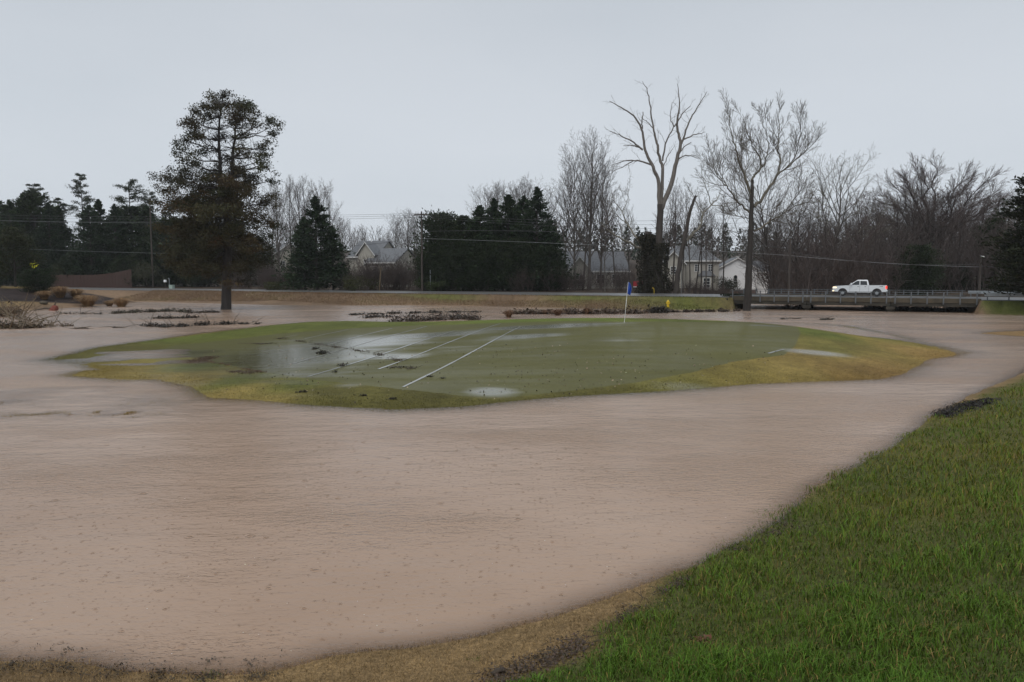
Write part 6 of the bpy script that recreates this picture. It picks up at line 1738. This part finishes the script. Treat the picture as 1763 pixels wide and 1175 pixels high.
debris_raft('twig_line', 'brown silt patch beside the front left of the green', [(400, 640), (440, 643)], .3, 500, 1, 145, (.08, .055, .035), .004, .06, (.2, .5), up=.03, on_ground=True)
def clod(px, py, s__, label):
    p = hit(px, py); q = np.random.default_rng(px); V, F, rg = litter_cards(q.normal(0, 1, (90, 3)) * np.array([.11, .09, .035]) * s__ + UP * .03 * s__, .08 * s__, q, (.022, .018, .014), .4, .3)
    o = thing('leaf_clod', label, 'debris', p); leaf_obj('litter', V, F, rg, o, 'litter')['kind'] = 'stuff'
clod(556, 609, 1.5, 'largest dark clod of wet leaves on the putting green'); clod(590, 630, 1.0, 'round dark clod near a drainage line on the green'); clod(577, 641, .6, 'small dark clod by the front left collar of the green')
clod(543, 601, 1.0, 'dark clod among the twig line on the green'); clod(626, 682, .6, 'small dark clod on the front collar of the green'); clod(676, 688, .7, 'flat dark clod on the near collar of the green')
clod(740, 649, .6, 'small dark clod right of the nearest drainage line'); clod(762, 652, .5, 'tiny dark clod right of its neighbour by the nearest drainage line'); clod(520, 676, .8, 'brown leaf clod on the yellow front collar')
NB = 900                                                             # stray leaves over the green and its collar
gpx = rng.uniform(420, 1400, NB); gpy = rng.uniform(590, 690, NB)
xx = np.array([hit(a, c)[:2] for a, c in zip(gpx[:90], gpy[:90])]); xx = np.repeat(xx, 10, 0) + rng.normal(0, 1.4, (900, 2)); zz = terrain(xx[:, 0], xx[:, 1]); k = zz > .02
c_ = np.where(rng.uniform(0, 1, (k.sum(), 1)) < .6, np.array([[.06, .045, .03]]), np.array([[.34, .27, .18]]))
V, F, rg = leaf_mesh(np.column_stack([xx[k], zz[k] + .015]), .075, rng, c_, .4, 1.6, None, .9)
tag(link('fallen_leaves', mesh_np('fallen_leaves', V, F, M['litter'], False, {'col': ('FLOAT_COLOR', rg)})), 'stray brown and pale leaves scattered over the green', 'leaves', kind='stuff')
# flecks of foam and leaf drifting on the water
NB = 2600
fx_, fy_ = rng.uniform(-16, 12, NB), np.exp(rng.uniform(math.log(8), math.log(24), NB)); zz = terrain(fx_, fy_); k = zz < -.03
c_ = np.where(rng.uniform(0, 1, (k.sum(), 1)) < .6, np.array([[.16, .10, .06]]), np.array([[.6, .55, .48]]))
V, F, rg = leaf_mesh(np.column_stack([fx_[k], fy_[k], np.full(k.sum(), .003)]), .020, rng, c_, .4, 1.4, None, 1.0); V[:, 2] = .003 + .002 * rng.uniform(0, 1, len(V))
tag(link('floating_flecks', mesh_np('floating_flecks', V, F, M['litter'], False, {'col': ('FLOAT_COLOR', rg)})), 'tiny leaf and foam flecks drifting on the near flood water', 'debris', kind='stuff')
# near shore litter
debris_raft('leaf_drift', 'dark wet bark and leaves drifted between tan turf and green grass', [(840, 1172), (880, 1158), (930, 1145), (965, 1128), (1000, 1108), (1035, 1092)], .17, 1700, 34, 150, (.075, .052, .036), .012, .034, (.08, .26), up=.2, srad=.7, on_ground=True)
debris_raft('leaf_drift', 'short drift of dark leaves along the grass edge above the tan turf', [(1060, 1072), (1100, 1045), (1150, 1015), (1185, 1000)], .09, 800, 14, 151, (.06, .042, .03), .012, .03, (.08, .22), up=.2, srad=.7, on_ground=True)
debris_raft('leaf_drift', 'black heap of wet mulch on the right bank at the waterline', [(1612, 724), (1645, 707), (1680, 696), (1706, 689)], .24, 5200, 8, 152, (.022, .018, .015), .025, .06, (.15, .4), up=.15, srad=.7, on_ground=True)
debris_raft('leaf_drift', 'brown leaves caught in the wet grass along the right waterline', [(1262, 950), (1300, 940), (1350, 905), (1420, 862)], .15, 900, 8, 153, (.07, .05, .035), .015, .035, (.1, .3), up=.2, srad=.7, on_ground=True)
debris_raft('leaf_drift', 'dark soaked leaves at the bottom left waterline', [(-60, 1150), (40, 1150), (130, 1155), (230, 1160), (330, 1168), (480, 1165)], .13, 1300, 5, 154, (.05, .036, .022), .006, .026, (.06, .16), up=.1, srad=.6, on_ground=True)
debris_raft('leaf_drift', 'dark weed scraps floating near the bottom left shore', [(60, 1118), (180, 1125), (270, 1135), (380, 1138), (470, 1140)], .08, 240, 2, 155, (.05, .04, .024), .002, .025, (.06, .15), up=.03, srad=.6, on_ground=True)
lf = hit(856, 1163)
V, F = tubes([(np.array([(-.05, -.01, .02), (0, 0, .05), (.05, .02, .045), (.08, .03, .02)]), np.array([.018, .03, .024, .008]), 7)])
tag(link('bark_chunk', mesh_np('bark_chunk', V, F, M['wood_wet'], True), None, lf), 'dark curled bark chunk lying on the tan turf at the bottom', 'bark')
for (px, py, lab) in [(1210, 1110, 'rust-coloured dead leaf patch in the near green grass'), (1440, 1015, 'dark fallen twig lying across the near green grass')]:
    p = hit(px, py); q = np.random.default_rng(px)
    o = thing('fallen_twig', lab, 'twig', p)
    if 'twig' in lab: V, F = tubes([(np.array([(-.2, -.05, .05), (0, 0, .08), (.22, .08, .09)]), np.array([.006, .005, .003]), 5)]); link('branch', mesh_np('branch', V, F, M['wood_wet'], True), o)
    else: V, F, rg = litter_cards(q.normal(0, 1, (60, 3)) * np.array([.05, .05, .012]) + UP * .05, .05, q, (.12, .05, .025), .4, .5); leaf_obj('litter', V, F, rg, o, 'litter'); o.name = 'leaf_patch'; o['category'] = 'leaves'

# ------------------------------------------------------------------ rain haze
m = bpy.data.materials.new('rain_haze'); m.use_nodes = True
m.node_tree.nodes.clear()
mo = m.node_tree.nodes.new('ShaderNodeOutputMaterial'); pv = m.node_tree.nodes.new('ShaderNodeVolumePrincipled')
pv.inputs['Color'].default_value = (.9, .93, .96, 1); pv.inputs['Density'].default_value = HAZE; pv.inputs['Anisotropy'].default_value = 0.2
m.node_tree.links.new(pv.outputs[0], mo.inputs['Volume'])
if HAZE > 0:
    hz_o = MB().box(-430, 430, -70, 770, -3, 60).build('haze', m)
    tag(hz_o, 'thin grey rain haze over the whole scene', 'haze', kind='stuff')
